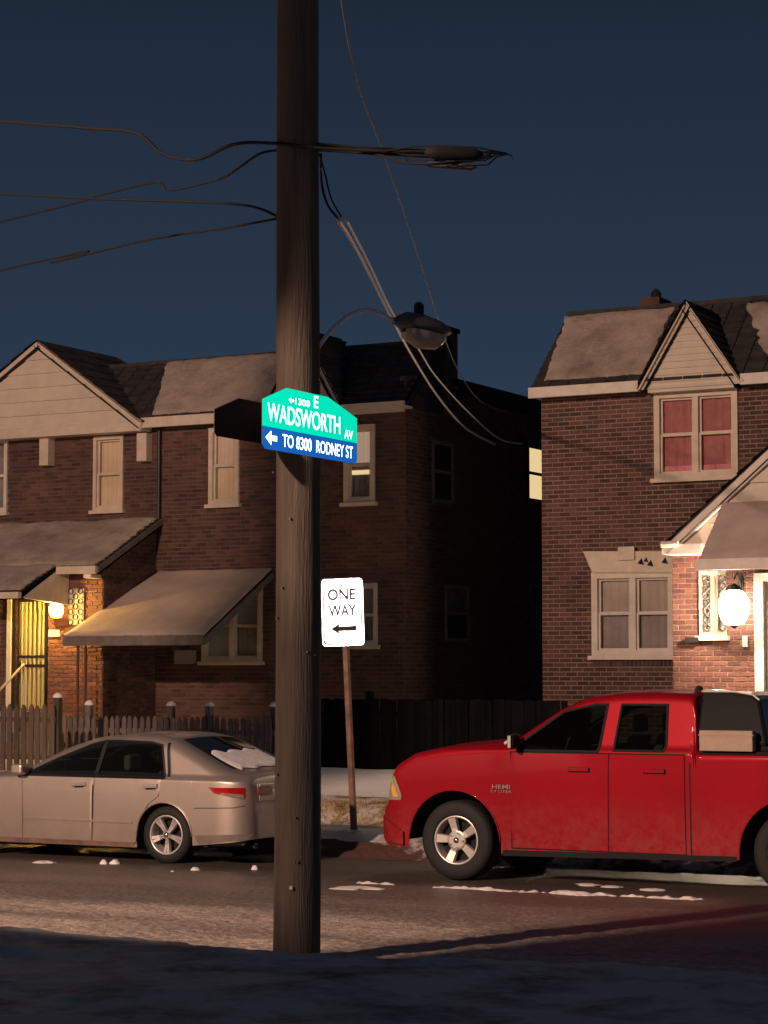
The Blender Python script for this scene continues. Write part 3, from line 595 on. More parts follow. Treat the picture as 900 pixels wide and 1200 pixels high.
# header over the lower window with keystone and broken patches
a = PY(683, 646, FY-.1); c = PY(790, 646, FY-.1); d = PY(790, 671, FY-.1); e_ = PY(694, 671, FY-.1); b = MB(); b.prism([a, c, d, e_], (0, .10, 0)); b.build('window_header', 'cream', rh)
r = rect(725, 641, 744, 656, FY-.12); box('keystone', 'cream', rh, r[0], r[1], FY-.15, FY-.102, r[2], r[3])
for x, y, s in ((751, 658, 4), (757, 656, 3), (762, 660, 4), (779, 657, 4)): p = [PY(x-s, y+s*.6, FY-.103), PY(x+s, y+s, FY-.103), PY(x+s*.2, y-s, FY-.103)]; b = MB(); b.prism(p, (0, -.004, 0)); b.build('broken_patch', 'dark', rh)
b = MB(); b.box(RX0, RX0+.22, FY+.22, FY+DEP, GB, rev); b.build('side_wall', 'mortar', rh)
RR = FY+1.25; rrz = WZ(700, 366, RR); EYr = FY-.3
shingle_roof(rh, [(RX0-.06, EYr, rev+.06), (RX1, EYr, rev+.06), (RX1, RR, rrz), (RX0-.03, RR, rrz)], 13)
b = MB(); b.prism([(RX0-.03, EYr+.05, rev), (RX0-.03, RR, rev), (RX0-.02, RR, rrz-.05)], (.12, 0, 0)); b.build('roof_end', 'dark', rh)
b = MB(); b.box(RX0-.04, RX1, RR-.03, RR+.3, rrz-.1, rrz+.05); b.box(RX0-.05, RX1, RR+.1, FY+DEP, rev, rrz-.3); b.build('ridge_cap', 'shingle', rh)
[box('fascia', 'trim', rh, x0_, x1_, EYr-.07, EYr+.02, rev-.10, rev+.08) for x0_, x1_ in ((RX0-.08, WX(752, EYr)), (WX(873, EYr), RX1))]; box('soffit', 'trim', rh, RX0-.08, RX1, EYr+.02, FY-.003, rev-.04, rev)
cr_ = lambda px, t: (WX(px, EYr+(RR-EYr)*t), EYr+(RR-EYr)*t, rev+.06+(rrz-rev-.06)*t)
snow_sheet(rh, [cr_(630, .04), cr_(756, .04), cr_(800, .98), cr_(655, .98)], m='roof_snow', edge=(.08, .03, .03, .14), seed=12, amp=.10, th=.025)
snow_sheet(rh, [cr_(885, .1), cr_(1000, .1), cr_(1000, .95), cr_(855, .95)], m='roof_snow', edge=(.1, .05, .03, .25), seed=14, amp=.16, th=.025)
b = MB(); x0, x1 = WX(757, RR+.8), WX(779, RR+.8); b.box(x0, x1, RR+.7, RR+1.3, rrz-.3, WZ(768, 349, RR+.8)); ch = b.build('chimney', 'brick', rh)
b = MB(); b.lathe([(.09, 0), (.10, .12), (.02, .2)], ((x0+x1)/2, RR+1, WZ(768, 349, RR+.8)), 'z', 10); b.build('chimney_pot', 'dark', ch)
# dormer gable
dY = FY-.28; dl, dr, da = WX(752, dY), WX(874, dY), WX(809, dY); dz = WZ(752, 457, dY); dt = WZ(809, 354, dY)
b = MB(); b.prism([(dl, dY+.03, dz), (dr, dY+.03, dz), (da, dY+.03, dt)], (0, .25, 0)); b.build('dormer_wall', 'dark', rh)
siding(rh, dl+.02, dr-.02, dz, da, dt, dY+.02, .11, parts=False); box('frieze_board', 'siding', rh, u1[0]-.02, u1[1]+.02, FY-.26, FY-.015, u1[3]-.02, dz+.01); rakes(rh, dl, dr, dz, da, dt, dY, .0, 1.7, courses=10, m='siding', w_=.045)
# brick vestibule with porch roof
PYV = 31.6; px0, px1 = WX(789, PYV), WX(1000, PYV); pt = WZ(800, 650, PYV); pdoor = (WX(886, PYV), WX(945, PYV), 1.0, WZ(890, 672, PYV)); pw = rect(820, 670, 852, 745, PYV)
wall_sheet(rh, px0, px1, GB, pt, PYV, [pdoor, pw], 'vestibule_wall', 'mortar_light')
brick_parts(rh, brick_rects(px0, WX(900, PYV)+.05, GB, pt, [pdoor, pw]), PYV)
brick_stuff(rh, brick_rects(WX(900, PYV)+.06, px1, GB, pt, [pdoor]), PYV, name='vestibule_bricks')
b = MB(); b.box(px0, px0+.2, PYV+.22, FY-.02, GB, pt); b.box(px1-.2, px1, PYV+.22, FY-.02, GB, pt); b.build('vestibule_side', 'mortar', rh)
fo = MB(); x0, x1, z0, z1 = pdoor
fo.box(x0, x0+.14, PYV-.06, PYV+.1, z0, z1); fo.box(x1-.14, x1, PYV-.06, PYV+.1, z0, z1); fo.box(x0+.14, x1-.14, PYV-.06, PYV+.1, z1-.12, z1); df = fo.build('door_frame', 'trim', rh)
do = box('door', 'trim', rh, x0+.14, x1-.14, PYV+.06, PYV+.1, z0, z1-.12)
for i in range(14): zz = z0+.15+i*.15; b = MB(); b.lathe([(.05, -.01), (.065, 0), (.05, .01), (.05, -.01)], (x0+.24, PYV+.04, zz), 'y', 10); b.lathe([(.05, -.01), (.065, 0), (.05, .01), (.05, -.01)], (x0+.38, PYV+.04, zz+.05), 'y', 10); b.build('scroll', 'dark_metal', do)
wi = window(rh, *pw, PYV, ('shade_yellow', 'shade_peach'), n=2, frame='cream', fr=.06)
for q in (0, 1):
    b = MB(); xc = pw[0]+.13+q*.26
    pts = [(xc+.045*math.sin(i*.9), PYV-.07, pw[2]+.08+i*(pw[3]-pw[2]-.16)/24) for i in range(25)]; b.tube(pts, .02, 6); b.tube([(2*xc-p[0], p[1]-.01, p[2]) for p in pts], .02, 6); b.build('iron_scroll', 'lamp_gray', wi)
# porch gable: rakes from eave point up to the apex outside the frame
gY = PYV-.45; ge = PY(782, 640, gY); gu = PY(898, 531, gY); sl = (gu.z-ge.z)/(gu.x-ge.x); gax = ge.x+2.35; gaz = ge.z+sl*2.35
siding(rh, ge.x+.1, 2*gax-ge.x-.1, ge.z-.0, gax, gaz, gY+.04, .30)
b = MB(); b.prism([(ge.x, gY+.05, ge.z), (2*gax-ge.x, gY+.05, ge.z), (gax, gY+.05, gaz)], (0, .2, 0)); b.build('porch_gable', 'dark', rh)
rakes(rh, ge.x, 2*gax-ge.x, ge.z, gax, gaz, gY, .05, 3.6, m='trim', w_=.16, courses=10)
pr_ = [(ge.x-.08, gY-.02, ge.z-.02), (gax, gY-.02, gaz+.06), (gax, gY+3.6, gaz+.06), (ge.x-.08, gY+3.6, ge.z-.02)]
b = MB(); x1g = WX(826, gY); b.box(ge.x-.05, x1g, gY-.10, PYV-.02, pt-.02, ge.z+.02); b.build('eave_box', 'trim', rh)
b = MB(); b.tube([(ge.x-.04, gY-.13, ge.z+.02), (WX(800, gY), gY-.13, ge.z+.02)], .05); b.build('gutter', 'trim', rh)
# sloping awning over the door
A_ = [PY(820, 657, gY-1.1), PY(1000, 657, gY-1.1), PY(1000, 590, gY-.08), PY(848, 590, gY-.08)]
A_[1].z = A_[0].z; A_[2].z = A_[3].z; aw = shingle_roof(rh, A_, 6, thick=.008, name='awning', m='fabric'); snow_sheet(rh, A_, m='fabric', edge=(.0, .0, .02, .0), seed=21, th=.02, amp=.02)
b = MB(); b.prism([A_[0]+Vector((-.05, 0, .02)), A_[1]+Vector((0, 0, .02)), A_[1]-Vector((0, 0, .14)), A_[0]+Vector((-.05, 0, -.14))], (0, -.05, 0)); b.build('valance', 'trim', aw)
b = MB(); b.prism([A_[0]+Vector((0, .02, -.1)), A_[3]-Vector((0, 0, .02)), A_[3]+Vector((0, 0, -.62))], (.02, 0, 0)); b.build('awning_cheek', 'fabric', aw)
lantern(860, 712, PYV-.02, 'bulb_white', 'large blazing white lantern beside the white door of the dormer house', 2.4, 290, (1, .74, .54), .34)
r = rect(870, 745, 876, 758, PYV-.05); box('doorbell', 'trim', rh, r[0], r[1], PYV-.05, PYV-.015, r[2], r[3])
box('mailbox', 'dark_metal', rh, WX(806, PYV), WX(822, PYV), PYV-.12, PYV-.016, WZ(812, 753, PYV), WZ(812, 747, PYV))
# tiny security lamp in the alley
p = PX(633, 701, LX1); 

# ------------------------------------------------------------------ fences
def picket_mesh(w_, h, pointed=True):
    b = MB(); t = .02
    b.prism([(-w_/2, 0, 0), (w_/2, 0, 0), (w_/2, 0, h-.06), (w_*.15, 0, h), (-w_*.15, 0, h), (-w_/2, 0, h-.06)] if pointed else [(-w_/2, 0, 0), (w_/2, 0, 0), (w_/2, 0, h), (-w_/2, 0, h)], (0, t, 0))
    me = bpy.data.meshes.new('picket'); me.from_pydata(b.v, [], b.f); return me
def fence(x0, x1, Y, zb, h, sp_, w_, m, label, posts, cap=True, postm=None, pointed=True, hp=.12):
    o = empty('picket_fence', ((x0+x1)/2, Y, zb), label, 'fence', 'yard fences')
    me = picket_mesh(w_, h, pointed); me.materials.append(M[m]); x = x0
    while x < x1:
        link('picket', me, o, (x, Y-.02, zb+random.uniform(-.015, .015)), (1, 1, 1), (0, random.uniform(-.015, .015), 0)); x += sp_*random.uniform(.96, 1.04)
    for z in (zb+.25, zb+h-.28): box('rail', m, o, x0-.05, x1, Y+.002, Y+.04, z, z+.08)
    for px in posts:
        q = MB(); q.box(px-.055, px+.055, Y+.042, Y+.15, zb-.1, zb+h+hp); pm = q.build('post', postm or m, o, bevel=.01)
        if cap: q = MB(); q.lathe([(.075, 0), (.085, .02), (.06, .06), (.02, .08), (.001, .085)], (px, Y+.096, zb+h+hp), 'z', 12); q.build('snow_cap', 'snow', pm, smooth=True)
    return o
FA = 31.0
fence(WX(76, FA), WX(322, FA), FA, .5, WZ(200, 840, FA)-.5, .125, .085, 'gray_wood', 'weathered grey picket fence running behind the sedan roof', [WX(101, FA), WX(197, FA), WX(242, FA), WX(318, FA)], hp=.18)
fence(WX(-60, 29.4), WX(66, 29.4), 29.4, .45, WZ(30, 826, 29.4)-.45, .145, .095, 'fence_wood', 'brown picket fence with wide pickets before the gated door', [WX(-20, 29.4), WX(64, 29.4)], postm='fence_wood', hp=.12)
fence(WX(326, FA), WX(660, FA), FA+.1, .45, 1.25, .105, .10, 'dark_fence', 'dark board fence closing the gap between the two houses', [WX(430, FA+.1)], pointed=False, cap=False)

# ------------------------------------------------------------------ utility pole
PB = Vector((-8.43, 14.18, 0))
pole = empty('utility_pole', PB, 'tall brown wooden utility pole standing at the kerb in the middle', 'utility pole')
b = MB(); K = 30; rows = []
for i in range(61):
    z = -.1+i*.2; r0 = .175-.0027*max(z, 0); rows.append([(PB.x+r0*(1+.035*noise.noise(Vector((math.cos(2*PI*j/K)*3, math.sin(2*PI*j/K)*3, z*.35)))+.012*noise.noise(Vector((j*1.1 % K, z*.8, 3))))*math.cos(2*PI*j/K)+.01*math.sin(z*.7), PB.y+r0*math.sin(2*PI*j/K), z) for j in range(K+1)])
b.grid(rows); b.build('shaft', 'pole_wood', pole, smooth=True)
b = MB(); rng = random.Random(3)
for i in range(11):
    a_ = rng.uniform(-2.6, -.2); z = rng.uniform(.5, 4.2); p = PB+Vector((math.cos(a_)*.18, math.sin(a_)*.18, z)); b.box(p.x-.006, p.x+.006, p.y-.012, p.y+.012, p.z-.006, p.z+.006)
o = b.build('staples', 'lamp_gray', pole); o['kind'] = 'stuff'
p = PB+Vector((.06, -.172, .55)); box('metal_tag', 'trim', pole, p.x-.012, p.x+.012, p.y-.012, p.y+.01, p.z-.012, p.z+.012)
# street lamp head and curved arm
p0 = PY(371, 404, PB.y); p0 = Vector((PB.x+.12, PB.y+.10, p0.z)); p1 = PX(463, 377, PB.x+.35); 
arm = []
for i in range(13):
    t = i/12; q = p0.lerp(p1, t); q.z = p0.z+(p1.z-p0.z)*math.sin(t*PI/2)**.8+.10*math.sin(PI*t)*1.0; arm.append(q)
sl_ = empty('street_lamp', p0, 'unlit grey street lamp head on a thin curved arm from the pole', 'street lamp')
b = MB(); b.tube(arm, .017, 8); b.build('arm', 'silver_cable', sl_, smooth=True)
hp = p1; hd = (PX(522, 392, PB.x+.55)-p1); hl = hd.length; hu = hd.normalized(); hs = hu.cross(Vector((0, 0, 1))).normalized(); hv = hs.cross(hu)
def head_pt(t, a_, r): c = hp+hd*t; return c+hs*math.cos(a_)*r[0]+hv*math.sin(a_)*(r[1] if math.sin(a_) > 0 else r[2])
prof = [(-.02, .03, .03, .02), (.06, .05, .06, .03), (.2, .10, .10, .04), (.45, .14, .11, .04), (.75, .145, .09, .035), (.95, .11, .06, .03), (1.02, .02, .02, .01)]
b = MB(); b.grid([[head_pt(t, 2*PI*j/20, (w_, u_, d_)) for j in range(21)] for t, w_, u_, d_ in prof]); b.build('lamp_housing', 'lamp_gray', sl_, smooth=True)
prof = [(.18, .03, .0, .03), (.25, .09, .0, .09), (.5, .115, .0, .13), (.8, .11, .0, .11), (.93, .06, .0, .05), (.96, .01, .0, .01)]
b = MB(); b.grid([[head_pt(t, 2*PI*j/20, (w_, u_, d_))+Vector((0, 0, -.035)) for j in range(21)] for t, w_, u_, d_ in prof]); b.build('lens', 'lens_dull', sl_, smooth=True)
b = MB(); c = hp+hd*.45+hv*.1; b.lathe([(.04, 0), (.04, .08), (.02, .1), (.001, .1)], c, 'z', 10); b.build('photocell', 'dark', sl_)

# text helper: returns verts in unit box
def text_mesh(s, bold=0):
    cu = bpy.data.curves.new('lettering', 'FONT'); cu.body = s; cu.offset = bold; o = bpy.data.objects.new('lettering', cu); C.objects.link(o)
    dg = bpy.context.evaluated_depsgraph_get(); me = bpy.data.meshes.new_from_object(o.evaluated_get(dg)); vs = [v.co.copy() for v in me.vertices]; fs = [tuple(p.vertices) for p in me.polygons]
    bpy.data.objects.remove(o); bpy.data.meshes.remove(me)
    x0, x1 = min(v.x for v in vs), max(v.x for v in vs); y0, y1 = min(v.y for v in vs), max(v.y for v in vs)
    return [((v.x-x0)/(x1-x0), (v.y-y0)/(y1-y0)) for v in vs], fs
def lettering(s, mapf, m, parent, bold=0, name='lettering'):
    vs, fs = text_mesh(s, bold); b = MB(); b.v = [tuple(mapf(u, v)) for u, v in vs]; b.f = fs; return b.build(name, m, parent, fix=False)

# ------------------------------------------------------------------ street name signs on the pole
def street_sign(X, sgn, label, dz=0, block=True):
    T = [PX(x, y, -8.18) for x, y in ((307, 471), (338, 456.5), (388, 465), (418, 487), (417, 541), (307, 528.5))]
    y0, y1 = T[0].y, T[3].y; zb = (T[4].z+T[5].z)/2; zd = (PX(307, 502, -8.18).z+PX(418, 516.5, -8.18).z)/2; zs = (T[0].z+T[3].z)/2; zt = (T[1].z+T[2].z)/2; zb -= dz; zd -= dz; zs -= dz; zt -= dz
    o = empty('street_sign', (X, (y0+y1)/2, zb), label, 'street sign', 'street name signs on the pole')
    L = y1-y0; yb0, yb1 = y0+L*.24, y0+L*.68
    outline = [(y0, zd), (y1, zd), (y1, zs), (yb1, zt), (yb0, zt), (y0, zs)]
    face = X+.003*sgn
    b = MB(); b.prism([(X-.002, y, z) for y, z in ([(y0, zb+.03), (y0+.03, zb), (y1-.03, zb), (y1, zb+.03)] if block else [(y0, zd+.03), (y0+.03, zd), (y1-.03, zd), (y1, zd+.03)])+outline[2:]], (.004, 0, 0)); b.build('sign_plate', 'back_metal', o)
    yi = (y0+y1)/2; zi = (zd+zt)/2; k_ = 1 if sgn > 0 else .95; b = MB(); b.quad(*[(face, yi+(y-yi)*k_, zi+(z-zi)*k_) for y, z in outline]); b.build('name_panel', 'retro_green', o)
    if block: b = MB(); b.quad(*[(face+.0005*sgn, y, z) for y, z in ((y0, zb+.03), (y0+.03, zb), (y1-.03, zb), (y1, zb+.03), (y1, zd-.002), (y0, zd-.002))]); b.build('block_panel', 'retro_blue', o)
    def m_(a, c, z0, z1): 
        if sgn < 0: return lambda u, v: (face-.002, y0+L*(1-a-(c-a)*u), z0+(z1-z0)*v)
        return lambda u, v: (face+.002, y0+L*(a+(c-a)*u), z0+(z1-z0)*v)
    hg = zs-zd
    lettering('WADSWORTH', m_(.05, .81, zd+hg*.22, zd+hg*.92), 'retro_text', o, .006); lettering('AV', m_(.855, .95, zd+hg*.10, zd+hg*.46), 'retro_text', o, .01)
    lettering('E', m_(.525, .57, zs+hg*.07, zt-hg*.07), 'retro_text', o, .015); lettering('1300', m_(.33, .48, zs+hg*.05, zs+hg*.3), 'retro_text', o, .01)
    if block: lettering('TO 8300', m_(.20, .50, zb+(zd-zb)*.22, zb+(zd-zb)*.80), 'retro_text', o, .01); lettering('RODNEY ST', m_(.55, .95, zb+(zd-zb)*.22, zb+(zd-zb)*.80), 'retro_text', o, .01)
    def arrow(f, nm):
        b = MB(); b.quad(*[f(u, v) for u, v in ((0, .5), (.5, 1), (.5, .68), (1, .68), (1, .32), (.5, .32), (.5, 0))]); b.build(nm, 'retro_text', o, fix=False)
    if block: arrow(m_(.03, .145, zb+(zd-zb)*.2, zb+(zd-zb)*.85), 'arrow')
    arrow(m_(.26, .315, zs+hg*.05, zs+hg*.28), 'arrow')
    b = MB(); xx = X-.01*sgn; b.tube([(X-.004*sgn, PB.y, zd-.1), (PB.x+.15*sgn, PB.y, zd-.1)], .012); b.tube([(X-.004*sgn, PB.y, zs-.05), (PB.x+.15*sgn, PB.y, zs-.05)], .012); b.build('mounting_bolts', 'alloy', o)
    return o
street_sign(-8.18, 1, 'bright green and blue street name sign on the utility pole reading WADSWORTH')
street_sign(-8.58, -1, 'dark unlit back of the second street sign on the far side of the pole', .05, False)

# ------------------------------------------------------------------ one way sign
SP = Vector((PY(415, 970, 24.5).x, 24.5, .13)); ST = PY(405.5, 757, 24.5); 
os_ = empty('one_way_sign', SP, 'white ONE WAY sign with black arrow on a thin brown post', 'sign')
b = MB(); d = Vector((ST.x-SP.x, 0, ST.z-SP.z)); top = SP+d*1.35
b.prism([SP+Vector((-.05, .0, -.05)), SP+Vector((-.03, -.03, -.05)), SP+Vector((.03, -.03, -.05)), SP+Vector((.05, 0, -.05)), SP+Vector((.03, .02, -.05)), SP+Vector((-.03, .02, -.05))], d*1.38); b.build('post', 'post_wood', os_)
SY = 24.5-.06
q = [PY(x, y, SY) for x, y in ((376, 679), (425, 677), (427.5, 756), (378, 758))]
def sg_(u, v, off=0): p = q[3].lerp(q[2], u).lerp(q[0].lerp(q[1], u), v); return (p.x, SY-off, p.z)
def rr_(u0, u1, v0, v1, r, ru=None):
    pts = []; ar = (q[2]-q[3]).length/(q[0]-q[3]).length
    for cu, cv, a0 in ((u1-r, v1-r*ar, 0), (u0+r, v1-r*ar, 90), (u0+r, v0+r*ar, 180), (u1-r, v0+r*ar, 270)):
        for k_ in range(5): a_ = math.radians(a0+k_*22.5); pts.append((cu+r*math.cos(a_), cv+r*ar*math.sin(a_)))
    return pts
b = MB(); b.prism([sg_(u, v) for u, v in rr_(0, 1, 0, 1, .09)], (0, .004, 0)); b.build('sign_plate', 'back_metal', os_)
b = MB(); b.quad(*[sg_(u, v, .002) for u, v in rr_(.0, 1, .0, 1, .09)]); b.build('sign_face', 'retro_white', os_)
def ring(a, c, off, m, nm):
    b = MB(); P1 = [sg_(u, v, off) for u, v in a]; P2 = [sg_(u, v, off) for u, v in c]; n = len(P1)
    for i in range(n): b.quad(P1[i], P1[(i+1) % n], P2[(i+1) % n], P2[i])
    b.build(nm, m, os_, fix=False)
ring(rr_(.04, .96, .025, .975, .07), rr_(.065, .935, .04, .96, .06), .004, 'black_ink', 'border')
lettering('ONE', lambda u, v: sg_(.16+.66*u, .68+.17*v, .004), 'black_ink', os_, .022); lettering('WAY', lambda u, v: sg_(.17+.66*u, .44+.17*v, .004), 'black_ink', os_, .022)
b = MB(); b.quad(*[sg_(.22+.60*u, .17+.17*v, .004) for u, v in ((0, .5), (.36, 1), (.30, .68), (1, .72), (1, .28), (.30, .32), (.36, 0))]); b.build('arrow', 'black_ink', os_, fix=False)
b = MB()
for v in (.90, .10): p = sg_(.5, v, .004); b.lathe([(.001, -.006), (.012, -.005), (.014, 0)], p, 'y', 8)
b.build('bolts', 'alloy_dark', os_)

# ------------------------------------------------------------------ overhead wires
def wire(pts, r, m, label, group='overhead wires', name='overhead_wire'):
    b = MB(); P_ = [PY(x, y, Y) for x, y, Y in pts]; out = []
    for i in range(len(P_)-1):                       # Catmull-Rom
        p0, p1, p2, p3 = P_[max(i-1, 0)], P_[i], P_[i+1], P_[min(i+2, len(P_)-1)]
        for k_ in range(8):
            t = k_/8; out.append(.5*((2*p1)+(p2-p0)*t+(2*p0-5*p1+4*p2-p3)*t*t+(3*p1-p0-3*p2+p3)*t**3))
    out.append(P_[-1]); b.tube(out, r, 6); o = b.build(name, m, smooth=True); tag(o, label, 'wire', group)
Y0 = PB.y
wire([(-900, 60, Y0+3), (-400, 110, Y0+1.5), (0, 142, Y0+.4), (100, 150, Y0+.3), (160, 156, Y0+.2), (190, 180, Y0+.1), (230, 187, Y0), (275, 169, Y0), (322, 168, Y0-.15), (372, 173, Y0-.15), (450, 177, Y0), (505, 180, Y0+.3)], .014, 'cable', 'thick black cable dipping into a loop before the pole, topmost of the wires')
wire([(324, 176, Y0), (305, 180, Y0), (285, 193, Y0+.1), (262, 208, Y0+.2), (230, 217, Y0+.4), (197, 223, Y0+.6), (183, 214, Y0+.8), (120, 228, Y0+1.4), (0, 260, Y0+2.4), (-500, 380, Y0+8)], .010, 'cable', 'thin black wire that sags from the pole and crosses another wire')
wire([(-700, 190, Y0+2), (0, 227, Y0+.6), (110, 233, Y0+.4), (210, 236, Y0+.3), (290, 241, Y0+.1), (326, 254, Y0)], .011, 'cable', 'nearly level black wire second below the looped cable')
wire([(-700, 480, Y0+9), (0, 317, Y0+3), (60, 308, Y0+2.4), (170, 282, Y0+1.4), (260, 268, Y0+.5), (326, 256, Y0)], .010, 'cable', 'lowest black wire left of the pole, rising to it')
wire([(370, 168, Y0), (430, 173, Y0), (500, 176, Y0+.4), (560, 179, Y0+1), (578, 180, Y0+5), (596, 181, Y0+22), (603, 188, Y0+60)], .009, 'cable', 'black wire running through the splice bundle and away down the street')
wire([(370, 171, Y0+.05), (430, 178, Y0), (470, 181, Y0+.1), (505, 183, Y0+.3)], .016, 'cable', 'thick black cable from the pole into the splice bundle')
wire([(372, 176, Y0), (440, 181, Y0), (470, 190, Y0), (510, 192, Y0), (555, 188, Y0+.4), (575, 183, Y0+1)], .010, 'cable', 'black loop of wire hanging under the splice bundle')
# splice closure
a, c = PY(498, 178, Y0), PY(566, 182, Y0+.3); o = empty('cable_splice', a, 'dark bulky cable splice bundle hanging right of the pole', 'cable splice')
b = MB(); b.tube([a.lerp(c, t) for t in (0, .06, .2, .8, .94, 1)], [.015, .04, .055, .06, .035, .012], 12); b.build('splice_case', 'cable', o, smooth=True)
for q_ in range(5):
    pts = [PY(x, y, Y) for x, y, Y in ((452+q_*5, 177+q_, Y0+.02*q_), (480, 172+q_*5, Y0+.03*q_), (520+q_*4, 171+q_*6, Y0+.1), (560+q_*3, 173+q_*5, Y0+.3), (574+q_*2, 176+q_*2, Y0+.8), (592+q_, 179+q_*.5, Y0+9), (602, 183, Y0+34))]; k2 = MB(); k2.tube(pts, .006, 6); k2.build('strand', 'cable', o)
b = MB(); e1, e2 = a+Vector((0, 0, -.09)), c+Vector((-.05, 0, -.09)); b.tube([e1, e1.lerp(e2, .1), e1.lerp(e2, .9), e2], [.008, .022, .022, .008], 10); b.build('terminal_tube', 'lamp_gray', o, smooth=True)
wire([(376, 180, Y0), (377, 215, Y0), (384, 240, Y0+.2), (396, 256, Y0+.4)], .010, 'cable', 'short black drop loop hugging the right side of the pole', 'house service wires')
wire([(374, 180, Y0), (380, 200, Y0), (388, 232, Y0+.2), (400, 254, Y0+.4)], .007, 'cable', 'second short drop loop from pole to the silver wires', 'house service wires')
def drop(pts, r, label, m='silver_cable'): wire(pts, r, m, label, 'house service wires')
YE = 37.0
drop([(396, 256, Y0+.4), (425, 305, Y0+5), (455, 365, Y0+11), (480, 412, Y0+15), (512, 463, Y0+18.5), (545, 501, YE-1.6), (580, 521, YE-.2)], .019, 'left one of the twin silver service wires sagging to the dark side wall')
drop([(405, 256, Y0+.4), (432, 308, Y0+5), (462, 370, Y0+11), (488, 405, Y0+14), (510, 440, Y0+17), (548, 482, Y0+20), (585, 514, YE-.6), (612, 520, YE+1)], .014, 'right one of the twin silver service wires, thinner and less taut')
drop([(395, -60, Y0-3), (402, 10, Y0-1.5), (420, 100, Y0+1), (455, 195, Y0+4), (490, 300, Y0+9), (513, 372, Y0+13), (535, 430, Y0+17), (563, 470, Y0+20), (600, 485, YE+1)], .0075, 'faint thin wire hanging from above past the street lamp head', 'gray_cable')

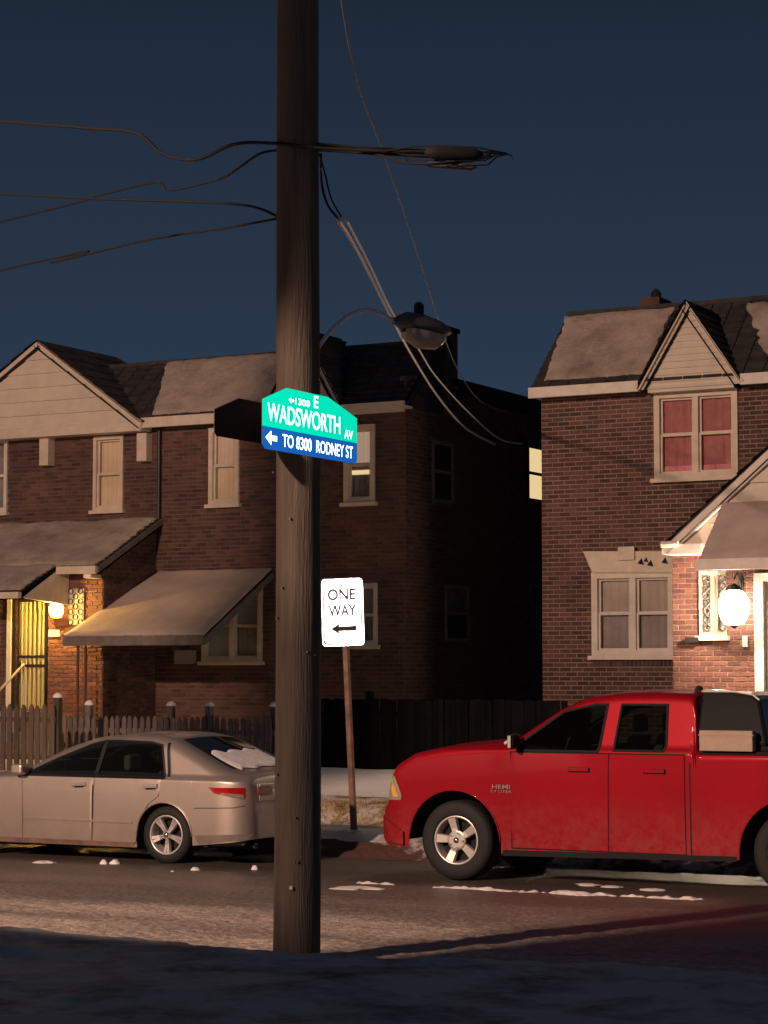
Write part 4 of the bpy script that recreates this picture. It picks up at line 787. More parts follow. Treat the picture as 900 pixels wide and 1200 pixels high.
# ------------------------------------------------------------------ vehicles
def interp(tab, s):
    if s <= tab[0][0]: return tab[0][1]
    for (a, u), (c, v) in zip(tab, tab[1:]):
        if s <= c: t = (s-a)/(c-a); return u+(v-u)*t
    return tab[-1][1]
def smooth_tab(tab, n=240, k=4):
    a, c = tab[0][0], tab[-1][0]; xs = [a+(c-a)*i/n for i in range(n+1)]; v = [interp(tab, x) for x in xs]
    for _ in range(k): v = [v[0]]+[(v[i-1]+2*v[i]+v[i+1])/4 for i in range(1, n)]+[v[-1]]
    return list(zip(xs, v))
class Car:
    def __init__(s, top, sill, arches, W, belt, tum, paint, root, x0, yc, endr, rr=.10, shoulder=.05, crown=.05):
        s.top = smooth_tab(top, 400, 2); s.sill = sill; s.ar = arches; s.W = W/2; s.belt = belt; s.tum = tum; s.paint = paint; s.root = root; s.x0 = x0; s.yc = yc; s.endr = endr; s.rr = rr; s.sh = shoulder; s.crown = crown
        s.a, s.b = top[0][0], top[-1][0]
    def zt(s, q): return interp(s.top, q)
    def zb(s, q):
        z = interp(s.sill, q)
        for c, r, zc in s.ar:
            if abs(q-c) < r: z = max(z, zc+math.sqrt(r*r-(q-c)**2))
        return min(z, s.zt(q)-.03)
    def half(s, q, z):
        w_ = s.W; rf, rb = s.endr
        for d, r in ((q-s.a, rf), (s.b-q, rb)):
            if d < r[0]: t = 1-d/r[0]; w_ -= r[1]*(1-math.sqrt(max(0, 1-t**2.4)))
        zt = s.zt(q)
        if z > s.belt: w_ -= s.sh*min(1, (z-s.belt)/.06)+s.tum*(z-s.belt)
        else: w_ -= .05*((s.belt-z)/s.belt)**2 + .018*math.exp(-((z-(s.belt-.16))/.05)**2)*0
        t = zt-z; r = s.rr
        if t < r: w_ -= (r-math.sqrt(max(0, r*r-(r-t)**2)))*.9
        return max(w_, .02)
    def pt(s, q, z, side=-1, off=0): return (s.x0+q, s.yc+side*(s.half(q, z)+off), z)
    def shell(s, cuts=(), tops=()):
        st = set(round(s.a+(s.b-s.a)*i/260, 4) for i in range(261))
        for d in (.004, .012, .025, .045, .07): st |= {s.a+d, s.b-d}
        for c, r, zc in s.ar:
            for i in range(25): st.add(c-r*math.cos(PI*i/24))
            st |= {c-r-.001, c+r+.001}
        st = sorted(q for q in st if s.a <= q <= s.b); NR = 60; b = MB()
        for side in (-1, 1):
            rows = []
            for q in st:
                zb, zt = s.zb(q), s.zt(q); rows.append([s.pt(q, zb+(zt-zb)*(1-(1-j/NR)**1.35), side) for j in range(NR+1)])
            b.grid(rows if side < 0 else [r[::-1] for r in rows])
        def tp(q, v): w_ = s.half(q, s.zt(q)); return (s.x0+q, s.yc+v*w_, s.zt(q)+s.crown*(1-v*v)*min(1, w_/s.W))
        s.tp = tp
        b.grid([[tp(q, -1+2*j/40) for j in range(41)] for q in st])
        for q in (s.a, s.b):                         # end caps
            zb, zt = s.zb(q), s.zt(q); b.grid([[ (s.x0+q, s.yc+(-1+2*j/40)*s.half(q, zb+(zt-zb)*(1-(1-i/NR)**1.35)), zb+(zt-zb)*(1-(1-i/NR)**1.35)+s.crown*(1-(-1+2*j/40)**2)*(1 if i == NR else 0)) for j in range(41)] for i in range(NR+1)])
        me = b.build('body', s.paint, s.root, fix=False)
        bm = bmesh.new(); bm.from_mesh(me.data)
        def inside(q, z, poly):
            c = False; n = len(poly)
            for i in range(n):
                (x1, z1), (x2, z2) = poly[i], poly[(i+1) % n]
                if (z1 > z) != (z2 > z) and q < (x2-x1)*(z-z1)/(z2-z1)+x1: c = not c
            return c
        kill = []
        for f in bm.faces:
            side = all(abs(abs(v.co.y-s.yc)-s.half(v.co.x-s.x0, v.co.z)) < .004 for v in f.verts)
            if side and any(inside(v.co.x-s.x0, v.co.z, p) for v in f.verts for p in cuts): kill.append(f); continue
            if not side:
                for q0, q1, v0 in tops:
                    cx_ = f.calc_center_median()
                    if q0 < cx_.x-s.x0 < q1 and abs(cx_.y-s.yc) < v0*s.half(cx_.x-s.x0, s.zt(cx_.x-s.x0)) and abs(cx_.z-s.zt(cx_.x-s.x0)) < .08 and s.a+.05 < cx_.x-s.x0 < s.b-.05: kill.append(f); break
        bmesh.ops.delete(bm, geom=kill, context='FACES')
        bmesh.ops.remove_doubles(bm, verts=bm.verts, dist=.0008); bmesh.ops.recalc_face_normals(bm, faces=bm.faces); bm.to_mesh(me.data); bm.free(); me.data.shade_smooth()
        es = me.modifiers.new('es', 'EDGE_SPLIT'); es.split_angle = math.radians(42)
        return me
    def panel(s, name, poly, m, off=.004, side=-1, nc=14, nr=8, parent=None, rim=True):   # poly: (s,z) monotone in s: lower chain, upper chain
        xs = [p[0] for p in poly]; a, c = min(xs), max(xs); n = len(poly); rows = []
        def cross(q):
            zs = []
            for i in range(n):
                (x1, z1), (x2, z2) = poly[i], poly[(i+1) % n]
                if min(x1, x2)-1e-9 <= q <= max(x1, x2)+1e-9:
                    if abs(x1-x2) < 1e-9: zs += [z1, z2]
                    else: zs.append(z1+(z2-z1)*(q-x1)/(x2-x1))
            return min(zs), max(zs)
        st = sorted(set([a+(c-a)*i/nc for i in range(nc+1)]+[x for x in xs]))
        for q in st:
            lo, hi = cross(min(max(q, a+1e-6), c-1e-6)); rows.append([s.pt(q, lo+(hi-lo)*j/nr, side, off) for j in range(nr+1)])
        b = MB(); b.grid(rows)
        if rim:
            ed = [r[0] for r in rows]+rows[-1][1:]+[r[-1] for r in rows[::-1]][1:]+rows[0][::-1][1:]
            for i in range(len(ed)-1): p, q2 = ed[i], ed[i+1]; dy = -side*(off+.006); b.quad(p, q2, (q2[0], q2[1]+dy, q2[2]), (p[0], p[1]+dy, p[2]))
        o = b.build(name, m, parent or s.root, smooth=True)
        es = o.modifiers.new('es', 'EDGE_SPLIT'); es.split_angle = math.radians(40); return o
    def ring(s, name, inner, d, m, off, side, parent=None):   # frame round a window: inner polygon grown by d
        n = len(inner); cxx = sum(p[0] for p in inner)/n; cz = sum(p[1] for p in inner)/n; out = []
        ar = sum(inner[i][0]*inner[(i+1) % n][1]-inner[(i+1) % n][0]*inner[i][1] for i in range(n)); sg = 1 if ar > 0 else -1
        for i in range(n):
            p0, p1, p2 = inner[i-1], inner[i], inner[(i+1) % n]
            e1 = Vector((p1[0]-p0[0], p1[1]-p0[1])).normalized(); e2 = Vector((p2[0]-p1[0], p2[1]-p1[1])).normalized(); n1 = Vector((e1.y, -e1.x))*sg; n2 = Vector((e2.y, -e2.x))*sg
            b_ = (n1+n2).normalized(); k = d/max(.5, b_.dot(n1)); out.append((p1[0]+b_.x*k, p1[1]+b_.y*k))
        b = MB()
        for i in range(n):
            for t in range(8):
                L_ = lambda a, c, t: (a[0]+(c[0]-a[0])*t/8, a[1]+(c[1]-a[1])*t/8); j = (i+1) % n
                a0, a1 = L_(inner[i], inner[j], t), L_(inner[i], inner[j], t+1); c0, c1 = L_(out[i], out[j], t), L_(out[i], out[j], t+1)
                b.quad(s.pt(*a0, side, off), s.pt(*a1, side, off), s.pt(*c1, side, off), s.pt(*c0, side, off)); b.quad(s.pt(*a0, side, off), s.pt(*a1, side, off), s.pt(*a1, side, off-.04), s.pt(*a0, side, off-.04))
        return b.build(name, m, parent or s.root)
    def topslab(s, name, q0, q1, v0, v1, m, off=.006, parent=None, nq=10):
        b = MB(); b.grid([[Vector(s.tp(q0+(q1-q0)*i/nq, v0+(v1-v0)*j/10))+Vector((.3*off, 0, off)) for j in range(11)] for i in range(nq+1)]); return b.build(name, m, parent or s.root, smooth=True)
def shrink(poly, d):
    cxx = sum(p[0] for p in poly)/len(poly); cz = sum(p[1] for p in poly)/len(poly)
    return [(p[0]+(d if p[0] < cxx else -d), p[1]+(d if p[1] < cz else -d)) for p in poly]
def wheel(root, x, y, z, R, Rr, wd, spokes, sw, side, m_sp='alloy', hubr=.075, twin=False, wide=1.0, rot=0):
    y0 = y; s = side
    t = MB(); t.lathe([(Rr-.01, s*(-.02)), (Rr+.005, s*.012), (Rr+.03, s*.022), (R-.05, s*.02), (R-.012, s*0), (R, s*-.03), (R, s*-(wd-.03)), (R-.03, s*-wd), (Rr, s*-wd)], (x, y, z), 'y', 40)
    ty = t.build('wheel', 'rubber', root, smooth=True)
    t = MB(); t.lathe([(Rr+.004, s*.010), (Rr-.008, s*.014), (Rr-.016, s*.004), (Rr-.022, s*-.05), (Rr-.05, s*-(wd-.05))], (x, y, z), 'y', 40); t.build('rim', m_sp, ty, smooth=True)
    t = MB(); t.lathe([(Rr-.03, s*-.10), (.001, s*-.10)], (x, y, z), 'y', 24); t.build('brake_disc', 'dark', ty)
    for i in range(spokes):
        a = 2*PI*i/spokes+rot; ca, sa = math.cos(a), math.sin(a); b = MB()
        def sp_pt(r, u, d): return (x+r*ca-u*sa, y+s*d, z+r*sa+u*ca)
        for (o1) in ((0,) if not twin else (-.020, .020)):
            wi_, wo = sw*.75, sw*wide
            sec = [(.04, wi_, -.008), (Rr*.5, (wi_+wo)/2, -.012), (Rr-.018, wo, .004)]
            for k_ in range(2):
                r1, w1_, d1 = sec[k_]; r2, w2_, d2 = sec[k_+1]; o1a = o1*(r1/Rr)*1.2; o2a = o1*(r2/Rr)*1.2
                p = [sp_pt(r1, o1a-w1_, d1), sp_pt(r1, o1a+w1_, d1), sp_pt(r2, o2a+w2_, d2), sp_pt(r2, o2a-w2_, d2)]; n = len(b.v)
                b.v += p+[sp_pt(r1, o1a-w1_*1.2, d1-.04), sp_pt(r1, o1a+w1_*1.2, d1-.04), sp_pt(r2, o2a+w2_*1.2, d2-.04), sp_pt(r2, o2a-w2_*1.2, d2-.04)]
                b.f += [(n, n+1, n+2, n+3), (n, n+3, n+7, n+4), (n+1, n+5, n+6, n+2)]
        b.build('spoke', m_sp, ty)
    t = MB(); t.lathe([(hubr, s*-.03), (hubr, s*-.002), (hubr*.85, s*.004), (.001, s*.004)], (x, y, z), 'y', 20); t.build('hub', m_sp, ty, smooth=False)
    t = MB(); t.lathe([(.032, s*.004), (.028, s*.018), (.001, s*.020)], (x, y, z), 'y', 14); t.build('hub_cap', 'chrome', ty, smooth=True)
    t = MB()
    for i in range(5): a = 2*PI*(i+.5)/5+rot; t.lathe([(.012, s*.004), (.011, s*.016), (.001, s*.018)], (x+hubr*.75*math.cos(a), y, z+hubr*.75*math.sin(a)), 'y', 6)
    t.build('lug_nuts', 'chrome' , ty)
    return ty
def arch_liner(car, c, r, zc, depth=.3):
    b = MB(); rows = []
    for i in range(21):
        a = PI*i/20; p = Vector((car.x0+c-r*math.cos(a), 0, zc+r*math.sin(a))); rows.append([(p.x, car.yc-(car.half(c, zc+.2)-.02), p.z), (p.x, car.yc+(car.half(c, zc+.2)-.02), p.z)])
    b.grid(rows); b.build('arch_liner', 'dark', car.root)
    b = MB(); b.box(car.x0+c-r, car.x0+c+r, car.yc-.3, car.yc+.3, zc-.12, zc+r); b.build('axle', 'dark', car.root)
    for side in (-1, 1):
        b = MB(); pts = [Vector(car.pt(c-r*math.cos(PI*i/20), zc+r*math.sin(PI*i/20), side, .002)) for i in range(21)]; b.tube(pts, .010, 6); b.build('arch_lip', car.paint, car.root, smooth=True)

def cabin(root, rows, yc, hip, top, half, dash, m='seat_cloth', wheel_at=None, floor=None):
    for x in rows:
        for sy in (-1, 1):
            st = box('seat', m, root, x-.02, x+.42, yc+sy*.40-.24, yc+sy*.40+.24, hip-.12, hip, bevel=.04)
            b = MB(); b.prism([(x+.36, yc+sy*.40-.23, hip-.05), (x+.48, yc+sy*.40-.23, hip-.05), (x+.62, yc+sy*.40-.20, top-.17), (x+.52, yc+sy*.40-.20, top-.17)], (0, .43, 0)); b.build('seat_back', m, st, bevel=.03)
            box('headrest', m, st, x+.53, x+.62, yc+sy*.40-.12, yc+sy*.40+.12, top-.14, top+.04, bevel=.03)
    box('dashboard', 'dark_cloth', root, dash, dash+.28, yc-half, yc+half, hip+.0, hip+.30, bevel=.05)
    box('cabin_floor', 'dark_cloth', root, dash, rows[-1]+.8, yc-half, yc+half, floor, floor+.03)
    w_ = wheel_at; b = MB(); pts = [(w_+.10*math.sin(a)*.5, yc-.40+.19*math.cos(a), hip+.33+.18*math.sin(a)) for a in [2*PI*i/20 for i in range(21)]]; b.tube(pts, .014, 6); b.build('steering_wheel', 'dark_cloth', root, smooth=True)
# ---- red pickup
TX = -11.23; TYC = 20.4+1.0
tr = empty('pickup_truck', (TX+2.9, TYC, 0), 'red four door pickup truck with alloy wheels parked before the right house', 'pickup truck')
T = Car(top=[(.05, .66), (.08, .72), (.17, .80), (.215, 1.02), (.27, 1.15), (.37, 1.21), (.50, 1.285), (.82, 1.345), (1.3, 1.39), (1.58, 1.41), (1.72, 1.50), (2.10, 1.745), (2.38, 1.865), (2.7, 1.905), (3.1, 1.915), (3.46, 1.905), (3.53, 1.88), (3.555, 1.80), (3.575, 1.40), (3.60, 1.36), (5.70, 1.37), (5.78, 1.33), (5.80, .9)],
        sill=[(.05, .42), (.14, .34), (.45, .32), (1.4, .32), (1.47, .29), (4.0, .33), (5.0, .42), (5.8, .50)], arches=[(.96, .525, .40), (4.53, .525, .40)], W=2.0, belt=1.33, tum=.20, paint='red_paint', root=tr, x0=TX, yc=TYC, endr=((.34, .24), (.12, .08)), rr=.09, shoulder=.03, crown=.05)
TW1 = [(1.70, 1.345), (2.55, 1.345), (2.61, 1.79), (2.50, 1.79), (2.16, 1.715), (1.75, 1.43)]; TW2 = [(2.735, 1.36), (3.24, 1.36), (3.255, 1.41), (3.245, 1.79), (2.785, 1.79), (2.735, 1.41)]
T.shell((TW1, TW2), ((1.70, 2.26, .88),))
for c in (.96, 4.53): arch_liner(T, c, .52, .40)
for c in (.96, 4.53):
    wheel(tr, TX+c, TYC-.93, .405, .405, .245, .27, 5, .036, -1, hubr=.10, wide=1.15, rot=PI/2+.25+(c > 2)*.9)
    wheel(tr, TX+c, TYC+.93, .405, .405, .245, .27, 5, .036, 1, hubr=.10, wide=1.15)
b = MB(); b.box(TX+1.5, TX+5.6, TYC-.55, TYC+.55, .30, .50); b.build('chassis', 'dark', tr)
sides = (-1, 1)
for sd in sides:
    d1 = [(1.62, .36), (2.655, .36), (2.665, 1.0), (2.675, 1.31), (1.62, 1.31), (1.58, 1.0)]; d2 = [(2.667, .36), (3.465, .36), (3.465, 1.31), (2.687, 1.31), (2.677, 1.0)]
    T.panel('door_gap', [(1.60, .345), (3.475, .345), (3.475, 1.325), (1.60, 1.325)], 'dark', .001, sd, rim=False, nc=30)
    D1 = T.panel('door', d1, 'red_paint', .007, sd); D2 = T.panel('door', d2, 'red_paint', .007, sd)
    for k_, tw in enumerate((TW1, TW2)): T.ring('window_trim', tw, .022, 'dark', .009, sd); T.panel('door_window', tw, 'car_glass' if k_ == 0 else 'tinted_glass', .004, sd, rim=False, nc=40, nr=14)
    for q, D in ((2.24, D1), (3.04, D2)): T.panel('handle_recess', [(q, 1.125), (q+.24, 1.125), (q+.24, 1.175), (q, 1.175)], 'dark', .009, sd, parent=D, rim=False); T.panel('door_handle', [(q+.015, 1.14), (q+.225, 1.14), (q+.225, 1.170), (q+.015, 1.170)], 'red_paint', .028, sd, parent=D)
    T.panel('bed_gap', [(3.515, .345), (3.53, .345), (3.53, 1.36), (3.515, 1.36)], 'dark', .002, sd, rim=False, nc=2)
    T.panel('headlight', [(.19, .80), (.35, .80), (.365, .84), (.335, .92), (.28, 1.04), (.245, 1.07), (.215, .99)], 'clear_lens', .012, sd)
    T.panel('marker_light', [(.26, .83), (.32, .83), (.30, .90), (.255, .97), (.235, .93)], 'retro_amber', .018, sd)
    T.panel('marker_light', [(.24, .99), (.27, .97), (.26, 1.02), (.245, 1.04)], 'retro_lime', .018, sd)
    T.panel('bumper_corner', [(.055, .45), (.13, .37), (.38, .34), (.38, .48), (.15, .60), (.055, .63)], 'red_paint', .03, sd)
    T.panel('rocker', [(1.5, .27), (3.98, .31), (3.98, .36), (1.5, .33)], 'dark', .002, sd, rim=False)
    mk = MB(); p = T.pt(1.70, 1.35, sd, 0); mk.box(p[0]-.05, p[0]+.02, min(p[1], p[1]+sd*.20), max(p[1], p[1]+sd*.20), 1.35, 1.50); mr_ = mk.build('mirror', 'dark_metal', tr, bevel=.03)
    mk = MB(); y_ = p[1]+sd*.12; mk.box(p[0]-.035, p[0]+.005, p[1]+sd*.195, p[1]+sd*.215, 1.36, 1.49); mk.build('mirror_shell', 'chrome', mr_, bevel=.006)
for word, z0, z1, s0, s1 in (('HEMI', .945, .985, 1.40, 1.60), ('5.7 LITER', .905, .930, 1.38, 1.62)):
    lettering(word, lambda u, v, z0=z0, z1=z1, s0=s0, s1=s1: T.pt(s0+(s1-s0)*u, z0+(z1-z0)*v, -1, .009), 'chrome', tr, .01, 'door_badge')
T.topslab('windshield', 1.66, 2.30, -.93, .93, 'car_glass', .01)
b = MB(); b.lathe([(.05, 0), (.03, .05), (.001, .06)], (TX+3.42, TYC-.45, 1.93), 'z', 10); b.build('roof_antenna', 'dark', tr)
b = MB(); b.box(TX+3.6, TX+5.7, TYC-.93, TYC+.93, 1.37, 1.41); b.build('bed_cover', 'dark', tr)
b = MB(); b.box(TX+3.62, TX+5.7, TYC-1.0, TYC-.935, 1.33, 1.36); b.build('bed_rail', 'dark', tr)
b = MB(); b.box(TX+3.545, TX+3.60, TYC-.80, TYC+.80, 1.35, 1.85); b.build('rear_glass', 'black_glass', tr)
b = MB(); b.box(TX+.05, TX+.16, TYC-.62, TYC+.62, .62, 1.02); b.build('grille', 'chrome', tr, bevel=.02)
b = MB(); b.tube([(TX+1.55, TYC-1.01, 1.40), (TX+1.62, TYC-1.01, 1.44)], .018); b.build('washer_nozzle', 'trim', tr)
T.panel('fuel_door', [(5.1, 1.02), (5.28, 1.02), (5.28, 1.18), (5.1, 1.18)], 'red_paint', .004, -1)
cabin(tr, (TX+2.2, TX+2.95), TYC, 1.05, 1.66, .78, TX+1.62, wheel_at=TX+2.05, floor=.55)
# black cargo box standing in the bed
cb = empty('cargo_box', (TX+3.95, TYC-.3, 1.41), 'tall black glossy cargo box standing in the bed of the red pickup', 'cargo box')
b = MB(); z0 = 1.412; z1 = 1.895
pr = [(TX+3.56, z0), (TX+4.285, z0), (TX+4.275, 1.48), (TX+4.17, z1-.05), (TX+4.10, z1+.0), (TX+3.9, z1+.03), (TX+3.56, z1+.03)]
n = len(pr); yy = lambda z: .95-.17*(z-z0)/(z1-z0); b.v = [(x, TYC-yy(z), z) for x, z in pr]+[(x, TYC+yy(z), z) for x, z in pr]; b.f = [tuple(range(n)), tuple(range(2*n-1, n-1, -1))]+[(i, n+i, n+(i+1) % n, (i+1) % n) for i in range(n)]; b.build('box_shell', 'black_paint', cb, bevel=.03)
b = MB(); b.tube([(TX+3.57, TYC-.775, z1+.036), (TX+3.9, TYC-.775, z1+.034), (TX+4.09, TYC-.78, z1+.006), (TX+4.165, TYC-.80, z1-.045)], .009); b.build('lid_edge', 'alloy', cb)
bx = empty('cardboard_box', (TX+4.0, TYC-.9, 1.41), 'flat tan cardboard box lying on the bed side beside the black cargo box', 'box')
a = PY(825, 883, TYC-.93); c = PY(887, 866, TYC-.93); b = MB(); b.box(a.x, c.x, TYC-1.06, TYC-.958, 1.362, 1.412+(c.z-a.z)); b.build('carton', 'cardboard', bx, bevel=.008)
box('lid_flap', 'cardboard', bx, a.x-.01, c.x+.01, TYC-1.065, TYC-.958, 1.364+(c.z-a.z), 1.374+(c.z-a.z))

# ---- beige sedan (rear axle at s=0, nose towards -x)
SX = -13.97; SYC = 20.6+.91
sd_ = empty('sedan', (SX-1.3, SYC, 0), 'beige four door sedan with snow on its rear window, parked left of the pole', 'car')
S = Car(top=[(-3.70, .45), (-3.68, .60), (-3.55, .74), (-3.2, .84), (-2.6, .93), (-2.15, .985), (-2.0, 1.02), (-1.45, 1.27), (-1.1, 1.375), (-.6, 1.42), (-.28, 1.415), (-.05, 1.375), (.25, 1.25), (.55, 1.115), (.72, 1.05), (.84, 1.015), (.98, .99), (1.03, .965), (1.055, .90), (1.06, .60)],
        sill=[(-3.70, .28), (-3.5, .20), (-3.2, .19), (-2.4, .17), (-.4, .17), (.4, .22), (.9, .27), (1.06, .30)], arches=[(-2.74, .372, .315), (0, .372, .315)], W=1.82, belt=.925, tum=.42, paint='beige_paint', root=sd_, x0=SX, yc=SYC, endr=((.6, .40), (.42, .27)), rr=.12, shoulder=.035, crown=.04)
SW1 = [(-1.93, .965), (-.97, .965), (-.945, 1.33), (-1.10, 1.295), (-1.52, 1.135)]; SW2 = [(-.92, .965), (-.02, .965), (-.15, 1.295), (-.3, 1.325), (-.75, 1.335), (-.895, 1.332)]
S.shell((SW1, SW2), ((-1.90, -1.28, .84), (.05, .68, .82)))
for c in (-2.74, 0): arch_liner(S, c, .367, .315)
for c in (-2.74, 0):
    wheel(sd_, SX+c, SYC-.84, .32, .32, .215, .2, 5, .016, -1, hubr=.05, twin=True, wide=1.0, rot=PI/2+PI)
    wheel(sd_, SX+c, SYC+.84, .32, .32, .215, .2, 5, .016, 1, hubr=.05, twin=True, wide=1.0)
b = MB(); b.box(SX-3.3, SX+.95, SYC-.6, SYC+.6, .18, .3); b.build('chassis', 'dark', sd_)
for k_ in sides:
    gh = [(-1.98, .955), (-.06, .955), (.06, .965), (-.10, 1.345), (-.3, 1.365), (-.75, 1.365), (-1.10, 1.325), (-1.55, 1.17)]
    S.panel('door_gap', [(-1.96, .215), (-.378, .215), (-.322, .50), (-.192, .66), (-.062, .75), (-.022, .94), (-1.99, .94)], 'dark', .001, k_, rim=False, nc=30)
    D1 = S.panel('door', [(-1.95, .225), (-.985, .225), (-.955, .933), (-1.98, .933)], 'beige_paint', .006, k_, nc=20); D2 = S.panel('door', [(-.975, .225), (-.385, .225), (-.33, .50), (-.20, .66), (-.07, .75), (-.03, .933), (-.945, .933)], 'beige_paint', .006, k_, nc=20)
    [(S.ring('window_trim', f_, .022, 'dark_metal', .008, k_), S.panel('door_window', f_, 'car_glass', .004, k_, rim=False, nc=40, nr=14)) for f_ in (SW1, SW2)]
    S.panel('chrome_trim', [(-.085, 1.335), (.035, .965), (.075, .965), (-.05, 1.335)], 'chrome', .018, k_, nc=6)
    S.panel('belt_moulding', [(-1.98, .935), (.0, .935), (.0, .955), (-1.98, .955)], 'dark', .008, k_, rim=False, nc=24)
    S.panel('side_moulding', [(-1.93, .445), (-.42, .435), (-.42, .462), (-1.93, .472)], 'beige_paint', .018, k_, nc=20)
    for q, D in ((-1.24, D1), (-.26, D2)): S.panel('door_handle', [(q, .835), (q+.19, .845), (q+.19, .885), (q, .875)], 'chrome', .035, k_, parent=D); S.panel('handle_recess', [(q+.03, .815), (q+.16, .822), (q+.16, .838), (q+.03, .832)], 'dark', .009, k_, parent=D, rim=False)
    tl = S.panel('taillight', [(.60, .862), (.67, .80), (.98, .742), (1.0, .75), (1.0, .862)], 'red_lens', .010, k_)
    S.panel('reflector', [(.66, .83), (.84, .79), (.84, .85), (.70, .853)], 'retro_red', .013, k_, parent=tl); S.panel('turn_lens', [(.74, .787), (.99, .745), (.99, .785), (.78, .81)], 'clear_lens', .013, k_, parent=tl)
    S.panel('bumper_gap', [(.40, .625), (.90, .64), (1.0, .66), (1.0, .668), (.90, .648), (.40, .633)], 'dark', .002, k_, rim=False)
    S.panel('lower_skirt', [(.45, .235), (1.03, .30), (1.05, .36), (.40, .33)], 'gray_wood', .006, k_, rim=False)
    S.panel('rocker', [(-2.32, .175), (-.40, .175), (-.40, .225), (-2.32, .225)], 'post_wood', .004, k_, rim=False)
    S.panel('fuel_door' , [(.22, .73), (.42, .74), (.40, .86), (.22, .85)], 'beige_paint', .003, k_) if k_ < 0 else None
    mk = MB(); p = S.pt(-1.93, .96, k_, 0); mk.box(p[0]-.1, p[0]+.06, min(p[1], p[1]+k_*.17), max(p[1], p[1]+k_*.17), .95, 1.07); mk.build('mirror', 'beige_paint', sd_, bevel=.03)
S.topslab('windshield', -1.93, -1.25, -.9, .9, 'car_glass', .008)
rw = S.topslab('rear_window', .0, .74, -.90, .90, 'tinted_glass', .008)
cabin(sd_, (SX-1.35, SX-.55), SYC, .62, 1.14, .70, SX-2.0, wheel_at=SX-1.62, floor=.33)
box('parcel_shelf', 'dark_cloth', sd_, SX+.05, SX+.72, SYC-.62, SYC+.62, .93, .95)
# snow lying on the rear window and trunk lid
b = MB(); rows = []; nq, nv = 26, 60
for i in range(nq+1):
    r = []
    for j in range(nv+1):
        v = -.80+1.62*j/nv; n1 = .11*noise.noise(Vector((v*4, 3, 0)))+.022*noise.noise(Vector((v*13, 9, 0))); q0_ = .36+n1*.8; q1_ = .80+n1*.5
        q_ = q0_+(q1_-q0_)*i/nq; ed = min(i/nq, 1-i/nq, j/nv, 1-j/nv); p = Vector(S.tp(q_, v)); h = .022*min(1, ed*12)**.5+(.0015*noise.noise(Vector((q_*9, v*6, 0))) if ed > 0 else 0)
        r.append(p+Vector((.3*h, 0, h+.004 if ed > 0 else .009)))
    rows.append(r)
b.grid(rows); b.build('snow_patch', 'snow', sd_, smooth=True)
X_ = SX+1.062
box('trunk_panel', 'beige_paint', sd_, X_-.02, X_+.004, SYC-.60, SYC+.60, .70, .90, bevel=.01); box('rear_lens', 'red_lens', sd_, X_, X_+.010, SYC-.62, SYC-.36, .77, .87, bevel=.006); box('rear_lens', 'red_lens', sd_, X_, X_+.010, SYC+.36, SYC+.62, .77, .87, bevel=.006)
box('chrome_strip', 'chrome', sd_, X_, X_+.013, SYC-.35, SYC+.35, .80, .83, bevel=.004); box('number_plate', 'trim', sd_, X_, X_+.012, SYC-.15, SYC+.15, .64, .78); box('plate_recess', 'dark', sd_, X_-.01, X_+.006, SYC-.25, SYC+.25, .60, .79)
b = MB(); b.lathe([(.03, -.1), (.03, .06), (.025, .06), (.025, -.1)], (SX+.93, SYC-.55, .215), 'x', 12); b.build('exhaust_pipe', 'chrome', sd_)
b = MB(); b.tube([(SX+.55, SYC-.75, .24), (SX+.95, SYC-.72, .26)], .035); b.build('muffler', 'lamp_gray', sd_)

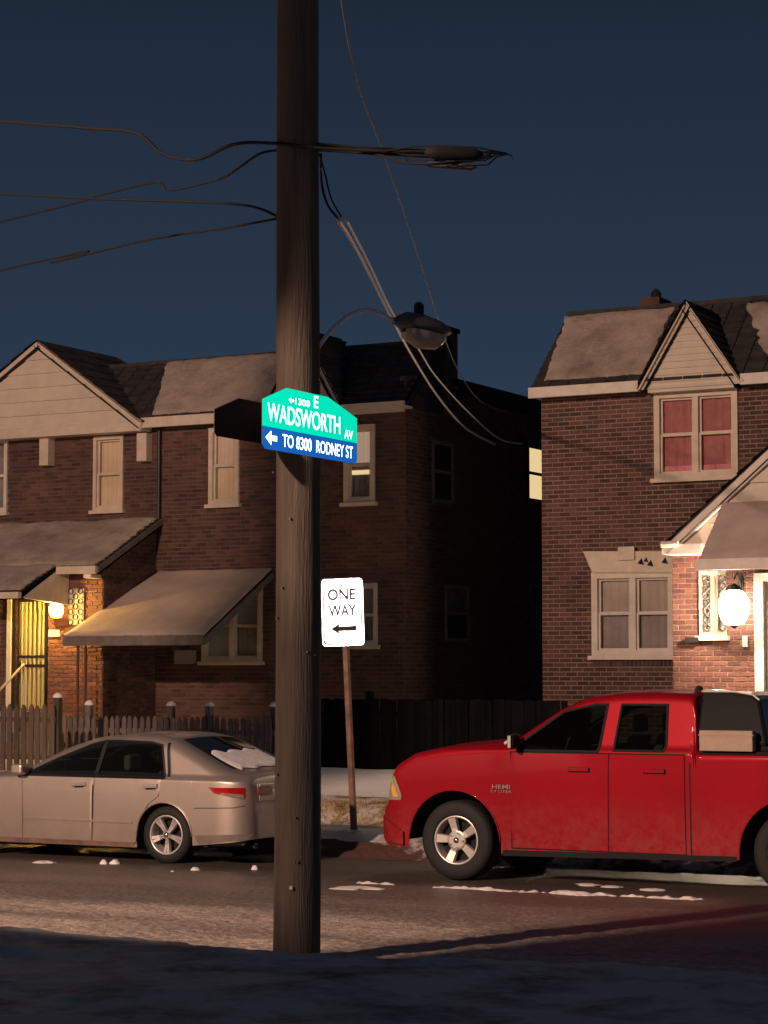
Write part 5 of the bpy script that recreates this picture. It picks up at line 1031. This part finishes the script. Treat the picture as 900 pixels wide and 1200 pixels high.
# ------------------------------------------------------------------ unseen, behind the camera's left shoulder: street lamp, and added shade-casting building and trees
gar = empty('shade_building', (-10, 1, 0), 'unseen brick building with a stepped flat roof, added to shade the foreground', 'building')  # added out of view; its stepped height sets where the street shade ends
b = MB(); b.box(-16.0, -11.88, -2, 4, 0, 5.7); b.build('wall', 'brick', gar); b = MB(); b.box(-11.879, -4.3, -2, 4, 0, 7.0); b.build('wall', 'brick', gar)
box('roof', 'roof_snow', gar, -16.1, -11.92, -2.1, 4.02, 5.7, 5.76); box('roof', 'roof_snow', gar, -11.90, -4.2, -2.1, 4.02, 7.0, 7.07)
box('garage_door', 'trim', gar, -7.6, -5.0, 4.0, 4.06, .05, 2.3)
def cypress(tx, ty, z0, z1, rad0, label, seed):  # tree added out of view, its crown placed to block the street lamp
    tree = empty('shade_cypress', (tx, ty, 0), label, 'tree', 'cypress trees added behind the viewpoint to cast shade')
    b = MB(); b.tube([(tx, ty, -.1), (tx, ty, 4), (tx+.03, ty, z0+.8), (tx, ty, z1-.3)], [.13, .09, .06, .02], 10); b.build('trunk', 'pole_wood', tree, smooth=True)
    b = MB(); rng = random.Random(seed)
    for i in range(40000):
        t = rng.random(); z = z0+(z1-z0)*t; rad = rad0*math.sin(PI*min(1, .12+.88*t))**.6*(1+.15*noise.noise(Vector((z*3, seed, 0)))); a_ = rng.random()*2*PI; r_ = rad*math.sqrt(rng.random()); c = Vector((tx+r_*math.cos(a_), ty+r_*math.sin(a_), z))
        u = Vector((rng.uniform(-1, 1), rng.uniform(-1, 1), rng.uniform(-.2, 1))).normalized()*.13; v = u.cross(Vector((rng.uniform(-1, 1), rng.uniform(-1, 1), .3))).normalized()*.065; b.quad(c-u, c+v, c+u, c-v)
    cw = b.build('crown', 'foliage', tree, fix=False); cw['kind'] = 'stuff'
cypress(-17.32, 4.6, 7.0, 14.2, .78, 'dense unseen cypress tree added to shade the right end of the left house', 5)
cypress(-11.77, 4.9, 8.1, 12.2, .30, 'slender unseen cypress tree added to shade the upper utility pole', 8)
fs = empty('street_lamp', (-16.5, -10.6, 0), 'tall lit sodium street lamp on the near pavement behind the viewpoint', 'street lamp')
b = MB(); b.tube([(-16.5, -11, 0), (-16.5, -11, 12), (-16.5, -10.6, 13.1), (-16.5, -9.6, 13.4)], [.13, .08, .05, .04], 12); b.build('mast', 'lamp_gray', fs, smooth=True)
b = MB(); b.box(-16.66, -16.34, -9.6, -8.8, 13.27, 13.42); b.build('lamp_housing', 'lamp_gray', fs, bevel=.05)
